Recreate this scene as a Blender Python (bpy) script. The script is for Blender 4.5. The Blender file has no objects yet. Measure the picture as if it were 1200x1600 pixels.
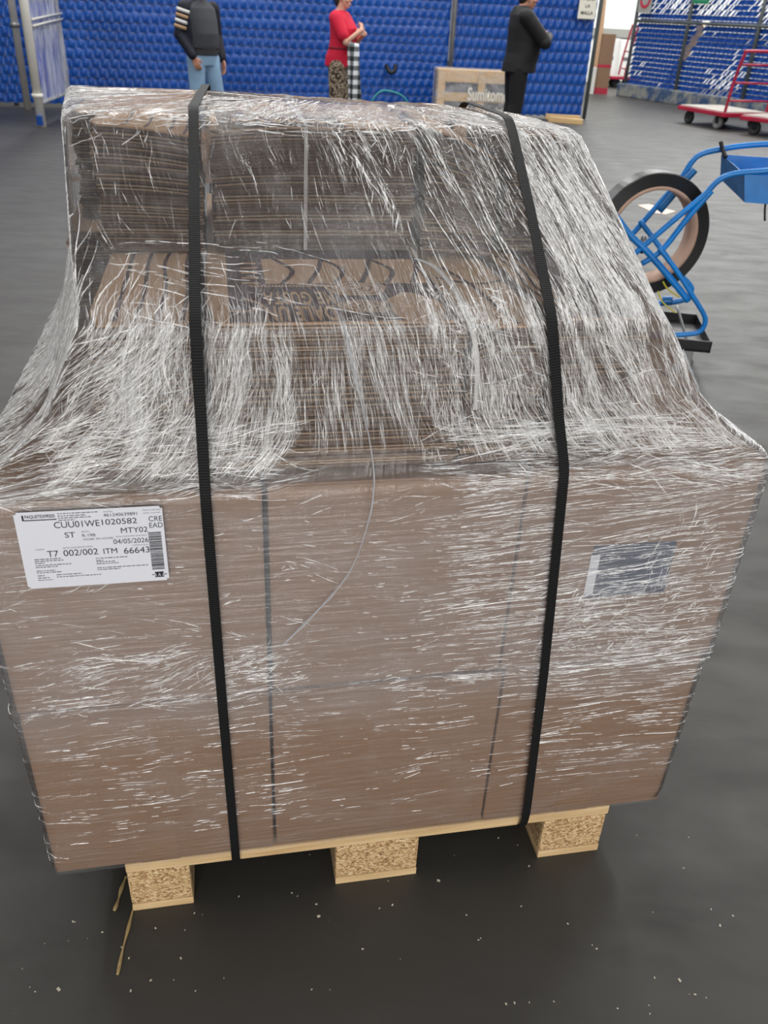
import bpy, bmesh, math, random
import numpy as np
from mathutils import Vector, Matrix

random.seed(7)
RNG = np.random.default_rng(11)
SC = bpy.context.scene
COL = SC.collection

# ------------------------------------------------------------------ camera
CAM_H = 1.3
FPX = 1314.0                                   # focal length in pixels of a 1200 x 1600 frame
_n = np.array([-115.0, 2210.0, FPX]); _n /= np.linalg.norm(_n)
_up = -_n
_f = np.array([0, 0, 1.0]) - _up * _up[2]; _f /= np.linalg.norm(_f)
_x = np.cross(_f, _up)
if _x[0] < 0: _x = -_x
ROT = np.array([_x, _f, _up])                  # world = ROT @ (right, down, forward)
cd = bpy.data.cameras.new('camera'); cam = bpy.data.objects.new('camera', cd); COL.objects.link(cam)
cd.sensor_fit = 'VERTICAL'; cd.sensor_height = 36; cd.lens = 36 * FPX / 1600
cd.clip_start = 0.02; cd.clip_end = 200
_r, _d, _fw = (Vector(ROT[:, i]) for i in range(3))
m = Matrix.Identity(4)
for i in range(3):
    m[i][0], m[i][1], m[i][2] = _r[i], -_d[i], -_fw[i]
m[0][3], m[1][3], m[2][3] = 0, 0, CAM_H
cam.matrix_world = m
cd.dof.use_dof = True; cd.dof.focus_distance = 1.35; cd.dof.aperture_fstop = 9
SC.camera = cam

# ------------------------------------------------------------------ world, lamps, exposure
SC.view_settings.view_transform = 'Standard'; SC.view_settings.look = 'None'
SC.view_settings.exposure = 0.0; SC.view_settings.gamma = 1.0
w = bpy.data.worlds.new('world'); SC.world = w; w.use_nodes = True
w.node_tree.nodes['Background'].inputs[0].default_value = (0.97, 0.98, 1.0, 1)
w.node_tree.nodes['Background'].inputs[1].default_value = 0.20
def lamp(name, loc, sx, sy, power, col=(1, 0.98, 0.95), rot=(0, 0, 0)):
    l = bpy.data.lights.new(name, 'AREA'); l.shape = 'RECTANGLE'; l.size = sx; l.size_y = sy
    l.energy = power; l.color = col
    o = bpy.data.objects.new(name, l); COL.objects.link(o); o.location = loc; o.rotation_euler = rot
    return o
for y in (-3.5, 1.6, 6.0, 10.5, 15.0, 20.0):
    for x in (-5.0, -0.6, 3.8, 8.2):
        p = 42 if y < 3 else (115 if y < 7 else 165)
        lamp('ceiling_lamp', (x, y, 6.2), 0.5, 2.4, p, (1.0, 0.985, 0.96))
lamp('front_fill', (1.2, -7.5, 2.6), 5.0, 3.6, 520, (1.0, 0.975, 0.94), (math.radians(90), 0, 0))  # added fill lamp behind the camera, brightens the front of the load
lamp('far_skylight', (8.0, 21.0, 6.4), 6.0, 4.0, 760, (0.98, 1.0, 0.99))

# ------------------------------------------------------------------ geometry helpers in the frame of the pallet
def ray(px, py): return ROT @ np.array([(px - 600) / FPX, (py - 800) / FPX, 1.0])
CAMP = np.array([0, 0, CAM_H])
def ground(px, py, z=0.0):
    d = ray(px, py); return CAMP + d * ((z - CAM_H) / d[2])
PA = ground(207, 1424); PB = ground(935, 1328)
PU = (PB - PA) / np.linalg.norm(PB - PA); PN = np.array([-PU[1], PU[0], 0.0])
ANG = math.atan2(PU[1], PU[0])
PM = Matrix.Translation(Vector(PA)) @ Matrix.Rotation(ANG, 4, 'Z')      # pallet frame -> world
def P(u, v, z): return PA + u * PU + v * PN + np.array([0, 0, z])
def on_v(px, py, v):
    d = ray(px, py); p0 = PA + v * PN
    return CAMP + d * (np.dot(p0 - CAMP, PN) / np.dot(d, PN))
def loc_v(px, py, v):                          # the same, in pallet coordinates
    q = on_v(px, py, v) - PA
    return (float(q @ PU), float(q @ PN), float(q[2]))

# ------------------------------------------------------------------ object helpers
def tag(o, label, cat, group=None, kind=None):
    o['label'] = label; o['category'] = cat
    if group: o['group'] = group
    if kind: o['kind'] = kind
    return o
def thing(name, label, cat, mat4=None, group=None):
    o = bpy.data.objects.new(name, None); COL.objects.link(o); o.empty_display_size = 0.05
    if mat4 is not None: o.matrix_world = mat4
    return tag(o, label, cat, group)
def mesh_obj(name, me, mat, parent=None, smooth=False):
    if mat is not None and not me.materials: me.materials.append(mat)
    if smooth: me.polygons.foreach_set('use_smooth', [True] * len(me.polygons))
    o = bpy.data.objects.new(name, me); COL.objects.link(o)
    if parent is not None: o.parent = parent
    return o
def obj(name, bm, mat, parent=None, smooth=False):
    bmesh.ops.recalc_face_normals(bm, faces=bm.faces)
    me = bpy.data.meshes.new(name); bm.to_mesh(me); bm.free()
    return mesh_obj(name, me, mat, parent, smooth)
def pyobj(name, verts, faces, mat, parent=None, smooth=False):
    me = bpy.data.meshes.new(name); me.from_pydata([tuple(map(float, v)) for v in verts], [], faces); me.update()
    return mesh_obj(name, me, mat, parent, smooth)
def structure(o): o['kind'] = 'structure'; return o
def box(bm, x0, x1, y0, y1, z0, z1, bev=0.0, mat4=None):
    vs = [bm.verts.new((x, y, z)) for z in (z0, z1) for y in (y0, y1) for x in (x0, x1)]
    fs = [bm.faces.new([vs[i] for i in q]) for q in ((0, 2, 3, 1), (4, 5, 7, 6), (0, 1, 5, 4), (2, 6, 7, 3), (0, 4, 6, 2), (1, 3, 7, 5))]
    if bev > 0:
        es = set(e for f in fs for e in f.edges)
        r = bmesh.ops.bevel(bm, geom=list(es), offset=bev, segments=2, affect='EDGES', profile=0.6)
        vs = list(set(v for f in r['faces'] for v in f.verts) | set(v for v in vs if v.is_valid))
    if mat4 is not None: bmesh.ops.transform(bm, matrix=mat4, verts=[v for v in vs if v.is_valid])
    return bm
def BX(*a, **k): return box(bmesh.new(), *a, **k)
def sweep(bm, pts, radii, seg=10, cap=True):
    pts = [Vector(p) for p in pts]; n = len(pts)
    if not hasattr(radii, '__len__'): radii = [radii] * n
    t0 = (pts[1] - pts[0]).normalized()
    a = Vector((0, 0, 1)) if abs(t0.z) < 0.9 else Vector((1, 0, 0))
    nx = t0.cross(a).normalized(); rings = []
    for i, p in enumerate(pts):
        if i == 0: t = t0
        elif i == n - 1: t = (pts[-1] - pts[-2]).normalized()
        else: t = ((pts[i + 1] - p).normalized() + (p - pts[i - 1]).normalized()).normalized()
        nx = (nx - t * nx.dot(t)).normalized(); ny = t.cross(nx)
        r = radii[i]; ra, rb = (r if hasattr(r, '__len__') else (r, r))
        rings.append([bm.verts.new(p + nx * (math.cos(2 * math.pi * k / seg) * ra) + ny * (math.sin(2 * math.pi * k / seg) * rb)) for k in range(seg)])
    for A, B in zip(rings, rings[1:]):
        for k in range(seg): bm.faces.new((A[k], A[(k + 1) % seg], B[(k + 1) % seg], B[k]))
    if cap:
        bm.faces.new(list(reversed(rings[0]))); bm.faces.new(rings[-1])
    return bm
def smooth_path(pts, n=6):
    pts = [Vector(p) for p in pts]; out = []
    for i in range(len(pts) - 1):
        p0 = pts[max(i - 1, 0)]; p1 = pts[i]; p2 = pts[i + 1]; p3 = pts[min(i + 2, len(pts) - 1)]
        for k in range(n):
            t = k / n
            out.append(0.5 * ((2 * p1) + (p2 - p0) * t + (2 * p0 - 5 * p1 + 4 * p2 - p3) * t * t + (3 * p1 - p0 - 3 * p2 + p3) * t ** 3))
    out.append(pts[-1]); return out
def lathe(bm, prof, seg=32, mat4=None):          # profile (r, h) closed loop turned about local z
    rings = [[bm.verts.new((r * math.cos(2 * math.pi * k / seg), r * math.sin(2 * math.pi * k / seg), h)) for k in range(seg)] for r, h in prof]
    n = len(rings)
    for i in range(n):
        A, B = rings[i], rings[(i + 1) % n]
        for k in range(seg): bm.faces.new((A[k], A[(k + 1) % seg], B[(k + 1) % seg], B[k]))
    if mat4 is not None: bmesh.ops.transform(bm, matrix=mat4, verts=[v for R in rings for v in R])
    return bm
def disc(bm, r, h0, h1, seg=24, mat4=None):
    v0 = [bm.verts.new((r * math.cos(2 * math.pi * k / seg), r * math.sin(2 * math.pi * k / seg), h0)) for k in range(seg)]
    v1 = [bm.verts.new((v.co.x, v.co.y, h1)) for v in v0]
    bm.faces.new(list(reversed(v0))); bm.faces.new(v1)
    for k in range(seg): bm.faces.new((v0[k], v0[(k + 1) % seg], v1[(k + 1) % seg], v1[k]))
    if mat4 is not None: bmesh.ops.transform(bm, matrix=mat4, verts=v0 + v1)
    return bm
def lettering(name, body, mat, parent, mat4, width=None, height=None, bold=0.0, depth=0.0002, spacing=1.0, anchor='LEFT'):
    c = bpy.data.curves.new(name, 'FONT'); c.body = body; c.size = 1.0; c.offset = bold; c.extrude = 0.0; c.space_character = spacing
    t = bpy.data.objects.new(name + '_source', c); COL.objects.link(t)
    dg = bpy.context.evaluated_depsgraph_get(); me = bpy.data.meshes.new_from_object(t.evaluated_get(dg))
    bpy.data.objects.remove(t); bpy.data.curves.remove(c)
    co = np.array([v.co for v in me.vertices]); lo, hi = co.min(0), co.max(0)
    sx = (width / (hi[0] - lo[0])) if width else None
    sy = (height / (hi[1] - lo[1])) if height else None
    sx = sx or sy; sy = sy or sx
    for v in me.vertices: v.co = Vector(((v.co.x - lo[0]) * sx, (v.co.y - lo[1]) * sy, depth))
    me.transform(mat4); me.materials.clear(); me.name = name
    return mesh_obj(name, me, mat, parent)

# ------------------------------------------------------------------ materials
def s2l(c): return tuple(((x / 255) / 12.92 if x / 255 <= 0.04045 else ((x / 255 + 0.055) / 1.055) ** 2.4) for x in c)
class NT:
    def __init__(self, name):
        self.m = bpy.data.materials.new(name); self.m.use_nodes = True; self.t = self.m.node_tree
        self.b = self.t.nodes['Principled BSDF']; self.out = self.t.nodes['Material Output']
    def n(self, typ, ins=None, **kw):
        x = self.t.nodes.new(typ)
        for k, v in kw.items(): setattr(x, k, v)
        for k, v in (ins or {}).items():
            if isinstance(v, bpy.types.NodeSocket): self.t.links.new(v, x.inputs[k])
            else: x.inputs[k].default_value = v
        return x
    def set(self, **kw):
        for k, v in kw.items():
            k = k.replace('_', ' ')
            if isinstance(v, bpy.types.NodeSocket): self.t.links.new(v, self.b.inputs[k])
            else: self.b.inputs[k].default_value = v
        return self
    def co(self, scale=(1, 1, 1), rot=(0, 0, 0), kind='Object'):
        tc = self.n('ShaderNodeTexCoord'); mp = self.n('ShaderNodeMapping', {'Vector': tc.outputs[kind], 'Scale': scale, 'Rotation': rot})
        return mp.outputs['Vector']
    def noise(self, vec, scale=5, detail=4, rough=0.55, dist=0.0):
        return self.n('ShaderNodeTexNoise', {'Vector': vec, 'Scale': scale, 'Detail': detail, 'Roughness': rough, 'Distortion': dist}).outputs['Fac']
    def ramp(self, fac, stops):
        r = self.n('ShaderNodeValToRGB', {'Fac': fac}); e = r.color_ramp.elements
        while len(e) < len(stops): e.new(0.5)
        for x, (p, c) in zip(e, stops): x.position = p; x.color = (*c, 1) if len(c) == 3 else c
        return r.outputs['Color']
    def mix(self, fac, a, b):
        x = self.n('ShaderNodeMix', data_type='RGBA')
        for i, v in ((0, fac), (6, a), (7, b)):
            if isinstance(v, bpy.types.NodeSocket): self.t.links.new(v, x.inputs[i])
            else: x.inputs[i].default_value = v if i == 0 or len(v) == 4 else (*v, 1)
        return x.outputs[2]
    def math(self, op, a, b=0.0, clamp=False):
        x = self.n('ShaderNodeMath', operation=op); x.use_clamp = clamp
        for i, v in ((0, a), (1, b)):
            if isinstance(v, bpy.types.NodeSocket): self.t.links.new(v, x.inputs[i])
            else: x.inputs[i].default_value = v
        return x.outputs[0]
    def bump(self, h, strength=0.3, dist=0.01):
        o = self.n('ShaderNodeBump', {'Height': h, 'Strength': strength, 'Distance': dist}).outputs['Normal']
        self.t.links.new(o, self.b.inputs['Normal']); return o
def plain(name, rgb, rough=0.5, metal=0.0, var=0.12, scale=20, bump=0.0):
    t = NT(name); c = s2l(rgb); v = t.co()
    nz = t.noise(v, scale, 3)
    col = t.ramp(nz, [(0.3, tuple(x * (1 - var) for x in c)), (0.7, tuple(min(1, x * (1 + var)) for x in c))])
    t.set(Base_Color=col, Roughness=rough, Metallic=metal)
    if bump: t.bump(nz, bump, 0.005)
    return t.m
def mat_card(name, a, b, horiz=True):
    t = NT(name); v = t.co((2.0, 2.0, 130) if horiz else (90, 90, 3)); nz = t.noise(v, 2.0, 3)
    v2 = t.co(); big = t.noise(v2, 3.0, 4)
    fine = t.noise(v2, 160, 2)
    c = t.mix(t.math('MULTIPLY', big, 1.0), s2l(a), s2l(b))
    c = t.mix(t.math('MULTIPLY', nz, 0.16), c, s2l(tuple(x * 0.72 for x in a)))
    c = t.mix(t.math('MULTIPLY', fine, 0.12), c, s2l(tuple(min(255, x * 1.2) for x in b)))
    t.set(Base_Color=c, Roughness=0.78); t.bump(nz, 0.08, 0.002); return t.m
M = {}
M['card'] = mat_card('carton_kraft', (132, 104, 81), (146, 115, 90))
M['sheet_light'] = mat_card('sheet_kraft', (150, 127, 106), (166, 142, 118), False)
M['sheet_dark'] = mat_card('sheet_brown', (100, 82, 71), (114, 94, 81), False)
M['kraft_top'] = mat_card('kraft_top', (176, 142, 110), (188, 154, 120), False)
M['print'] = plain('brown_print', (74, 50, 50), 0.6, 0, 0.08, 40)
M['tape'] = plain('packing_tape', (142, 112, 87), 0.3, 0, 0.04, 10)
M['white_paper'] = plain('label_paper', (226, 228, 236), 0.45, 0, 0.01, 5)
M['ink'] = plain('label_ink', (28, 28, 32), 0.6, 0, 0.05)
M['grey_ink'] = plain('label_grey_ink', (105, 106, 112), 0.6, 0, 0.05)
M['blue_print'] = plain('blue_label_print', (48, 58, 86), 0.5, 0, 0.4, 24)
def mat_wood(name, a, b, sc=(3, 40, 40), stain=False):
    t = NT(name); nz = t.noise(t.co(sc), 2.2, 5, 0.6, 0.4)
    c = t.ramp(nz, [(0.3, s2l(a)), (0.7, s2l(b))]); t.set(Base_Color=c, Roughness=0.7); t.bump(nz, 0.15, 0.002); return t.m
M['wood'] = mat_wood('pallet_wood', (196, 160, 112), (230, 202, 156))
M['wood_far'] = mat_wood('far_wood', (190, 155, 108), (222, 190, 140))
def mat_chip():
    t = NT('chipboard'); v = t.co((1, 1, 1)); vo = t.n('ShaderNodeTexVoronoi', {'Vector': t.co((260, 260, 420)), 'Scale': 1.0, 'Randomness': 1.0})
    sep = t.n('ShaderNodeSeparateColor', {'Color': vo.outputs['Color']}).outputs[0]
    c = t.ramp(sep, [(0.0, s2l((130, 98, 64))), (0.25, s2l((176, 138, 94))), (0.6, s2l((204, 172, 124))), (1.0, s2l((226, 202, 160)))])
    dk = t.noise(v, 60, 2); c = t.mix(t.ramp(dk, [(0.68, (0, 0, 0)), (0.74, (1, 1, 1))]), c, s2l((74, 52, 34)))
    t.set(Base_Color=c, Roughness=0.85); t.bump(sep, 0.3, 0.002); return t.m
M['chip'] = mat_chip()
def mat_strap():
    t = NT('woven_black_strap'); tc = t.n('ShaderNodeTexCoord'); mp = t.n('ShaderNodeMapping', {'Vector': tc.outputs['UV'], 'Scale': (1, 1, 1)})
    wv = t.n('ShaderNodeTexWave', {'Vector': mp.outputs['Vector'], 'Scale': 90.0, 'Distortion': 0.6, 'Detail': 1.0}, bands_direction='Y').outputs['Fac']
    c = t.ramp(wv, [(0.2, s2l((9, 10, 10))), (0.9, s2l((26, 28, 29)))]); t.set(Base_Color=c, Roughness=0.6, Specular_IOR_Level=0.25); t.bump(wv, 0.4, 0.001); return t.m
M['strap'] = mat_strap()
M['white_strap'] = plain('white_strap', (222, 222, 222), 0.35, 0, 0.04)
M['blue_paint'] = plain('blue_paint', (10, 124, 206), 0.35, 0, 0.22, 9)
M['blue_paint_dark'] = plain('scratched_blue_paint', (24, 104, 166), 0.4, 0.1, 0.3, 14)
M['black_steel'] = plain('black_steel', (22, 24, 27), 0.45, 0.2, 0.3, 12)
M['coil_black'] = None
def mat_coil():
    t = NT('coil_strap'); v = t.co(); sx = t.n('ShaderNodeSeparateXYZ', {'Vector': v}); r = t.math('SQRT', t.math('ADD', t.math('POWER', sx.outputs[0], 2), t.math('POWER', sx.outputs[1], 2)))
    s = t.math('SINE', t.math('MULTIPLY', r, 1600.0)); c = t.ramp(s, [(0.0, s2l((16, 17, 18))), (1.0, s2l((36, 37, 38)))])
    t.set(Base_Color=c, Roughness=0.38); t.bump(s, 0.25, 0.001); return t.m
M['coil_black'] = mat_coil()
M['core_card'] = plain('coil_core_card', (186, 154, 134), 0.7, 0, 0.08, 14)
M['yellow'] = plain('yellow_strap', (206, 196, 60), 0.4, 0, 0.06)
M['steel'] = plain('galvanised_steel', (150, 152, 152), 0.4, 0.6, 0.15, 8)
M['grey_steel'] = plain('grey_fence_steel', (98, 104, 104), 0.5, 0.3, 0.15, 5)
M['white_paint'] = plain('white_paint', (222, 220, 212), 0.4, 0, 0.08, 3)
M['grey_pole'] = plain('grey_pole_paint', (186, 184, 178), 0.45, 0, 0.1, 3)
M['red_paint'] = plain('red_cart_paint', (160, 28, 56), 0.4, 0, 0.2, 6)
M['deck_wood'] = plain('worn_deck_board', (168, 162, 154), 0.6, 0, 0.2, 5)
M['rubber'] = plain('rubber', (32, 32, 33), 0.7, 0, 0.2, 20)
M['grey_wheel'] = plain('grey_wheel', (120, 120, 120), 0.6, 0, 0.2, 20)
M['sign_cream'] = plain('sign_board', (224, 222, 208), 0.5, 0, 0.04, 4)
M['sign_green'] = plain('green_sign', (20, 120, 84), 0.5, 0, 0.05, 4)
M['sign_grey'] = plain('grey_sign', (150, 150, 146), 0.5, 0, 0.08, 4)
M['sign_red'] = plain('red_sign_paint', (176, 46, 66), 0.5, 0, 0.05, 4)
M['hose'] = plain('green_hose', (60, 150, 150), 0.5, 0, 0.1, 8)
M['straw'] = plain('straw_wood', (168, 146, 100), 0.7, 0, 0.2, 60)
def mat_floor():
    t = NT('polished_concrete'); v = t.co()
    big = t.noise(v, 0.7, 5, 0.6); mid = t.noise(t.co((1, 2.5, 1), (0, 0, 0.3)), 3.0, 6, 0.65, 0.3); fine = t.noise(v, 90, 4, 0.7)
    c = t.ramp(big, [(0.3, s2l((46, 44, 41))), (0.7, s2l((66, 65, 61)))])
    c = t.mix(t.math('MULTIPLY', t.ramp(mid, [(0.5, (0, 0, 0)), (0.75, (1, 1, 1))]), 0.6), c, s2l((40, 38, 36)))
    c = t.mix(t.math('MULTIPLY', fine, 0.3), c, s2l((50, 48, 46)))
    sp = t.noise(v, 220, 1); c = t.mix(t.ramp(sp, [(0.80, (0, 0, 0)), (0.83, (1, 1, 1))]), c, s2l((120, 118, 112)))
    rg = t.ramp(mid, [(0.3, (0.44,) * 3), (0.8, (0.64,) * 3)])
    t.set(Base_Color=c, Roughness=rg, Specular_IOR_Level=0.5); t.bump(fine, 0.05, 0.002); return t.m
M['floor'] = mat_floor()
M['wall'] = plain('white_wall', (226, 228, 224), 0.7, 0, 0.03, 0.5)
M['dado'] = plain('grey_dado', (150, 150, 144), 0.7, 0, 0.06, 1)
def mat_slat(name, a, b, rough):
    t = NT(name); v = t.co(); nz = t.noise(v, 1.1, 4, 0.6); f = t.noise(t.co((6, 6, 14)), 3, 4, 0.7)
    c = t.mix(nz, s2l(a), s2l(b)); c = t.mix(t.math('MULTIPLY', t.ramp(f, [(0.55, (0, 0, 0)), (0.75, (1, 1, 1))]), 0.3), c, s2l((44, 84, 146)))
    t.set(Base_Color=c, Roughness=rough); return t.m
M['slat'] = mat_slat('blue_plastic_slat', (3, 56, 136), (12, 82, 168), 0.32)
M['slat_right'] = mat_slat('blue_plastic_slat_far', (6, 54, 132), (16, 78, 166), 0.4)
M['kerb'] = None
def mat_kerb():
    t = NT('worn_blue_kerb'); nz = t.noise(t.co(), 4, 5, 0.7)
    t.set(Base_Color=t.ramp(nz, [(0.42, s2l((40, 66, 104))), (0.58, s2l((128, 130, 124)))]), Roughness=0.8); return t.m
M['kerb'] = mat_kerb()
def mat_haze(name, base, fac_lo, fac_hi, scale, rough=0.3):
    t = NT(name); nz = t.noise(t.co(scale), 3, 5, 0.65); fac = t.ramp(nz, [(0.35, (fac_lo,) * 3), (0.65, (fac_hi,) * 3)])
    t.set(Base_Color=(*s2l(base), 1), Roughness=rough)
    tr = t.n('ShaderNodeBsdfTransparent'); mx = t.n('ShaderNodeMixShader', {0: fac, 1: tr.outputs[0], 2: t.b.outputs[0]})
    t.t.links.new(mx.outputs[0], t.out.inputs['Surface']); return t.m
M['gate_film'] = mat_haze('gate_wrap_film', (210, 214, 222), 0.15, 0.85, (5, 5, 0.6))
M['crate_film'] = mat_haze('crate_wrap_film', (225, 225, 228), 0.1, 0.4, (3, 3, 5))

def mat_film():
    t = NT('stretch_film'); tc = t.n('ShaderNodeTexCoord')
    def uvn(sc, scale, detail=4, dist=0.3, rough=0.6):
        mp = t.n('ShaderNodeMapping', {'Vector': tc.outputs['UV'], 'Scale': sc}); return t.noise(mp.outputs['Vector'], scale, detail, rough, dist)
    sep = t.n('ShaderNodeSeparateXYZ', {'Vector': tc.outputs['UV']})
    up = t.ramp(sep.outputs[1], [(0.74, (0, 0, 0)), (0.82, (1, 1, 1))])        # above the cartons the film is pulled up and down
    h1 = uvn((3.5, 60, 1), 2.2, 5); h2 = uvn((70, 4.0, 1), 2.2, 5)
    h = t.mix(up, h1, h2)
    big = uvn((6, 9, 1), 1.2, 6, 1.2)
    hh = t.math('ADD', h, t.math('MULTIPLY', big, 0.6))
    bump = t.n('ShaderNodeBump', {'Height': hh, 'Strength': 0.55, 'Distance': 0.006}).outputs['Normal']
    streak = t.ramp(h, [(0.5, (0, 0, 0)), (0.72, (1, 1, 1))])
    cloud = t.ramp(big, [(0.45, (0, 0, 0)), (0.75, (1, 1, 1))])
    lay = t.ramp(sep.outputs[1], [(0.36, (0.035,) * 3), (0.45, (0.15,) * 3), (0.76, (0.14,) * 3), (0.82, (0.015,) * 3)])
    fac = t.math('ADD', lay, t.math('ADD', t.math('MULTIPLY', streak, 0.07), t.math('MULTIPLY', cloud, 0.08)), True)
    t.set(Base_Color=(0.80, 0.82, 0.86, 1), Roughness=0.28, Normal=bump)
    tr = t.n('ShaderNodeBsdfTransparent'); gl = t.n('ShaderNodeBsdfGlossy', {'Roughness': 0.10, 'Normal': bump, 'Color': (1, 1, 1, 1)})
    fr = t.n('ShaderNodeFresnel', {'IOR': 1.45, 'Normal': bump})
    m1 = t.n('ShaderNodeMixShader', {0: fac, 1: tr.outputs[0], 2: t.b.outputs[0]})
    m2 = t.n('ShaderNodeMixShader', {0: t.math('MULTIPLY', fr.outputs[0], 0.9), 1: m1.outputs[0], 2: gl.outputs[0]})
    t.t.links.new(m2.outputs[0], t.out.inputs['Surface']); return t.m
M['film'] = mat_film()
def mat_crease_glint():
    t = NT('film_crease_glint'); ri = t.n('ShaderNodeNewGeometry').outputs['Random Per Island']; tcv = t.co()
    cmb = t.n('ShaderNodeCombineXYZ', {0: t.math('MULTIPLY', ri, 37.0), 1: t.math('MULTIPLY', ri, 91.0), 2: 0.0})
    av = t.n('ShaderNodeVectorMath', {0: tcv, 1: cmb.outputs[0]}, operation='ADD'); nz = t.noise(av.outputs[0], 70, 2)
    t.set(Base_Color=(0.96, 0.96, 0.96, 1), Roughness=0.14, Specular_IOR_Level=0.9)  # near-white colour paints highlights onto the film's creases
    op = t.math('MULTIPLY', t.ramp(ri, [(0.0, (0.22,) * 3), (0.5, (0.52,) * 3), (0.78, (1.0,) * 3)]), t.ramp(nz, [(0.38, (0.12,) * 3), (0.58, (1.0,) * 3)]))
    tr = t.n('ShaderNodeBsdfTransparent'); mx = t.n('ShaderNodeMixShader', {0: op, 1: tr.outputs[0], 2: t.b.outputs[0]})
    t.t.links.new(mx.outputs[0], t.out.inputs['Surface']); return t.m
M['crease'] = mat_crease_glint()

# ------------------------------------------------------------------ the setting
structure(obj('floor', BX(-16, 20, -5, 32, -0.1, 0.0), M['floor']))
structure(obj('wall_back', BX(3.4, 18, 24.2, 24.4, 0, 6.5), M['wall']))
structure(obj('baseboard_back', BX(3.4, 18, 24.14, 24.2, 1.02, 1.2), M['dado']))

# ------------------------------------------------------------------ back fence of woven blue slats
F0 = ground(0, 165); F1 = ground(912, 186)
FD = (F1 - F0) / np.linalg.norm(F1 - F0); FANG = math.atan2(FD[1], FD[0]); FN = np.array([-FD[1], FD[0], 0])
FPOST = float((ground(637, 158) - F0) @ FD); FLEN = float(np.linalg.norm(F1 - F0))
def fence_frame(s): return Matrix.Translation(Vector(F0 + FD * s)) @ Matrix.Rotation(FANG, 4, 'Z')
def slat_weave(name, L, z0, z1, cu, cz, amp, parent, mat, slant=0.0):
    verts, faces = [], []; nb = int((z1 - z0) / cz)
    step = cu / 6; nu = int(L / step); prof = (-0.06, 0.2, 0.5, 0.8, 1.06)
    for b in range(nb):
        zb = z0 + b * cz; base = len(verts); ph = (b % 2) * math.pi; jit = RNG.normal(0, 0.003)
        for i in range(nu + 1):
            x = i * step; wv = math.sin(2 * math.pi * x / cu / 1.0 + ph + slant * b)
            wob = 0.006 * math.sin(x * 3.1 + b) + jit
            for k in prof:
                y = -amp * (0.55 + 0.45 * wv) * math.sin(math.pi * min(1, max(0, k))) + wob + 0.012 * (k - 0.5)
                verts.append((x, y, zb + cz * (k + 0.10 * wv * (1 if k > 0.5 else 0.6))))
        n = len(prof)
        for i in range(nu):
            for k in range(n - 1):
                a = base + i * n + k; faces.append((a, a + n, a + n + 1, a + 1))
    return pyobj(name, verts, faces, mat, parent, True)
def wire_rows(name, L, z0, z1, cu, cz, y, parent, mat):
    bm = bmesh.new()
    for b in range(int((z1 - z0) / cz) + 1):
        zb = z0 + b * cz; pts = []
        for i in range(int(L / cu * 2) + 1):
            pts.append((i * cu / 2, y, zb + (0.02 if (i + b) % 2 else -0.02)))
        sweep(bm, pts, 0.0022, 4, False)
    return obj(name, bm, mat, parent)
t = thing('slat_fence', 'tall chain-link fence woven with glossy blue plastic, behind the first two people', 'fence', fence_frame(-3.0))
slat_weave('slat_weave', FPOST + 2.95, 0.05, 3.3, 0.12, 0.110, 0.022, t, M['slat'], 0.9)
wire_rows('wire_mesh', FPOST + 2.9, 0.05, 3.3, 0.12, 0.110, -0.006, t, M['grey_steel'])
for s in (0.0, 3.2, 6.2):
    obj('post', sweep(bmesh.new(), [(s, 0.10, 0), (s, 0.10, 3.4)], 0.03, 10), M['grey_steel'], t, True)
t = thing('slat_fence', 'blue slat fence panel with scalloped rows, behind the crate and the person in black', 'fence', fence_frame(FPOST))
slat_weave('slat_weave', FLEN - FPOST - 0.05, 0.05, 3.3, 0.115, 0.142, 0.034, t, M['slat'], 0.0)
wire_rows('wire_mesh', FLEN - FPOST - 0.05, 0.05, 3.3, 0.115, 0.142, -0.012, t, M['grey_steel'])
obj('post', sweep(bmesh.new(), [(-0.02, -0.06, 0), (-0.02, -0.06, 3.5)], 0.032, 12), M['steel'], t, True)
obj('post', sweep(bmesh.new(), [(FLEN - FPOST, 0.0, 0), (FLEN - FPOST, 0.0, 3.5)], 0.03, 12), M['grey_steel'], t, True)
# the warning sign hung on it
sg = on = None
def on_fence(px, py, off=-0.07):
    d = ray(px, py); p0 = F0 + FN * off
    q = CAMP + d * (np.dot(p0 - CAMP, FN) / np.dot(d, FN)) - F0
    return float(q @ FD), float(q[2])
sx0, sz0 = on_fence(901, 29); sx1, _ = on_fence(928, 29)
sw = sx1 - sx0; sh = sw * 1.45
t = thing('warning_sign', 'cream warning sign with black lettering hung on the blue fence end', 'sign', fence_frame(sx0) @ Matrix.Translation((0, -0.09, sz0)))
obj('board', BX(0, sw, -0.006, 0.006, 0, sh, 0.004), M['sign_cream'], t)
RX = Matrix.Rotation(math.pi / 2, 4, 'X')
for body, zz, ww in (('MALLA', 0.2, 0.7), ('LA', 0.52, 0.28), ('PASAR', 0.84, 0.74), ('NO', 1.14, 0.3)):
    lettering('lettering', body, M['ink'], t, Matrix.Translation((sw * (0.5 - ww / 2), -0.0075, sw * zz)) @ RX, sw * ww, sw * 0.16, 0.02)
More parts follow.
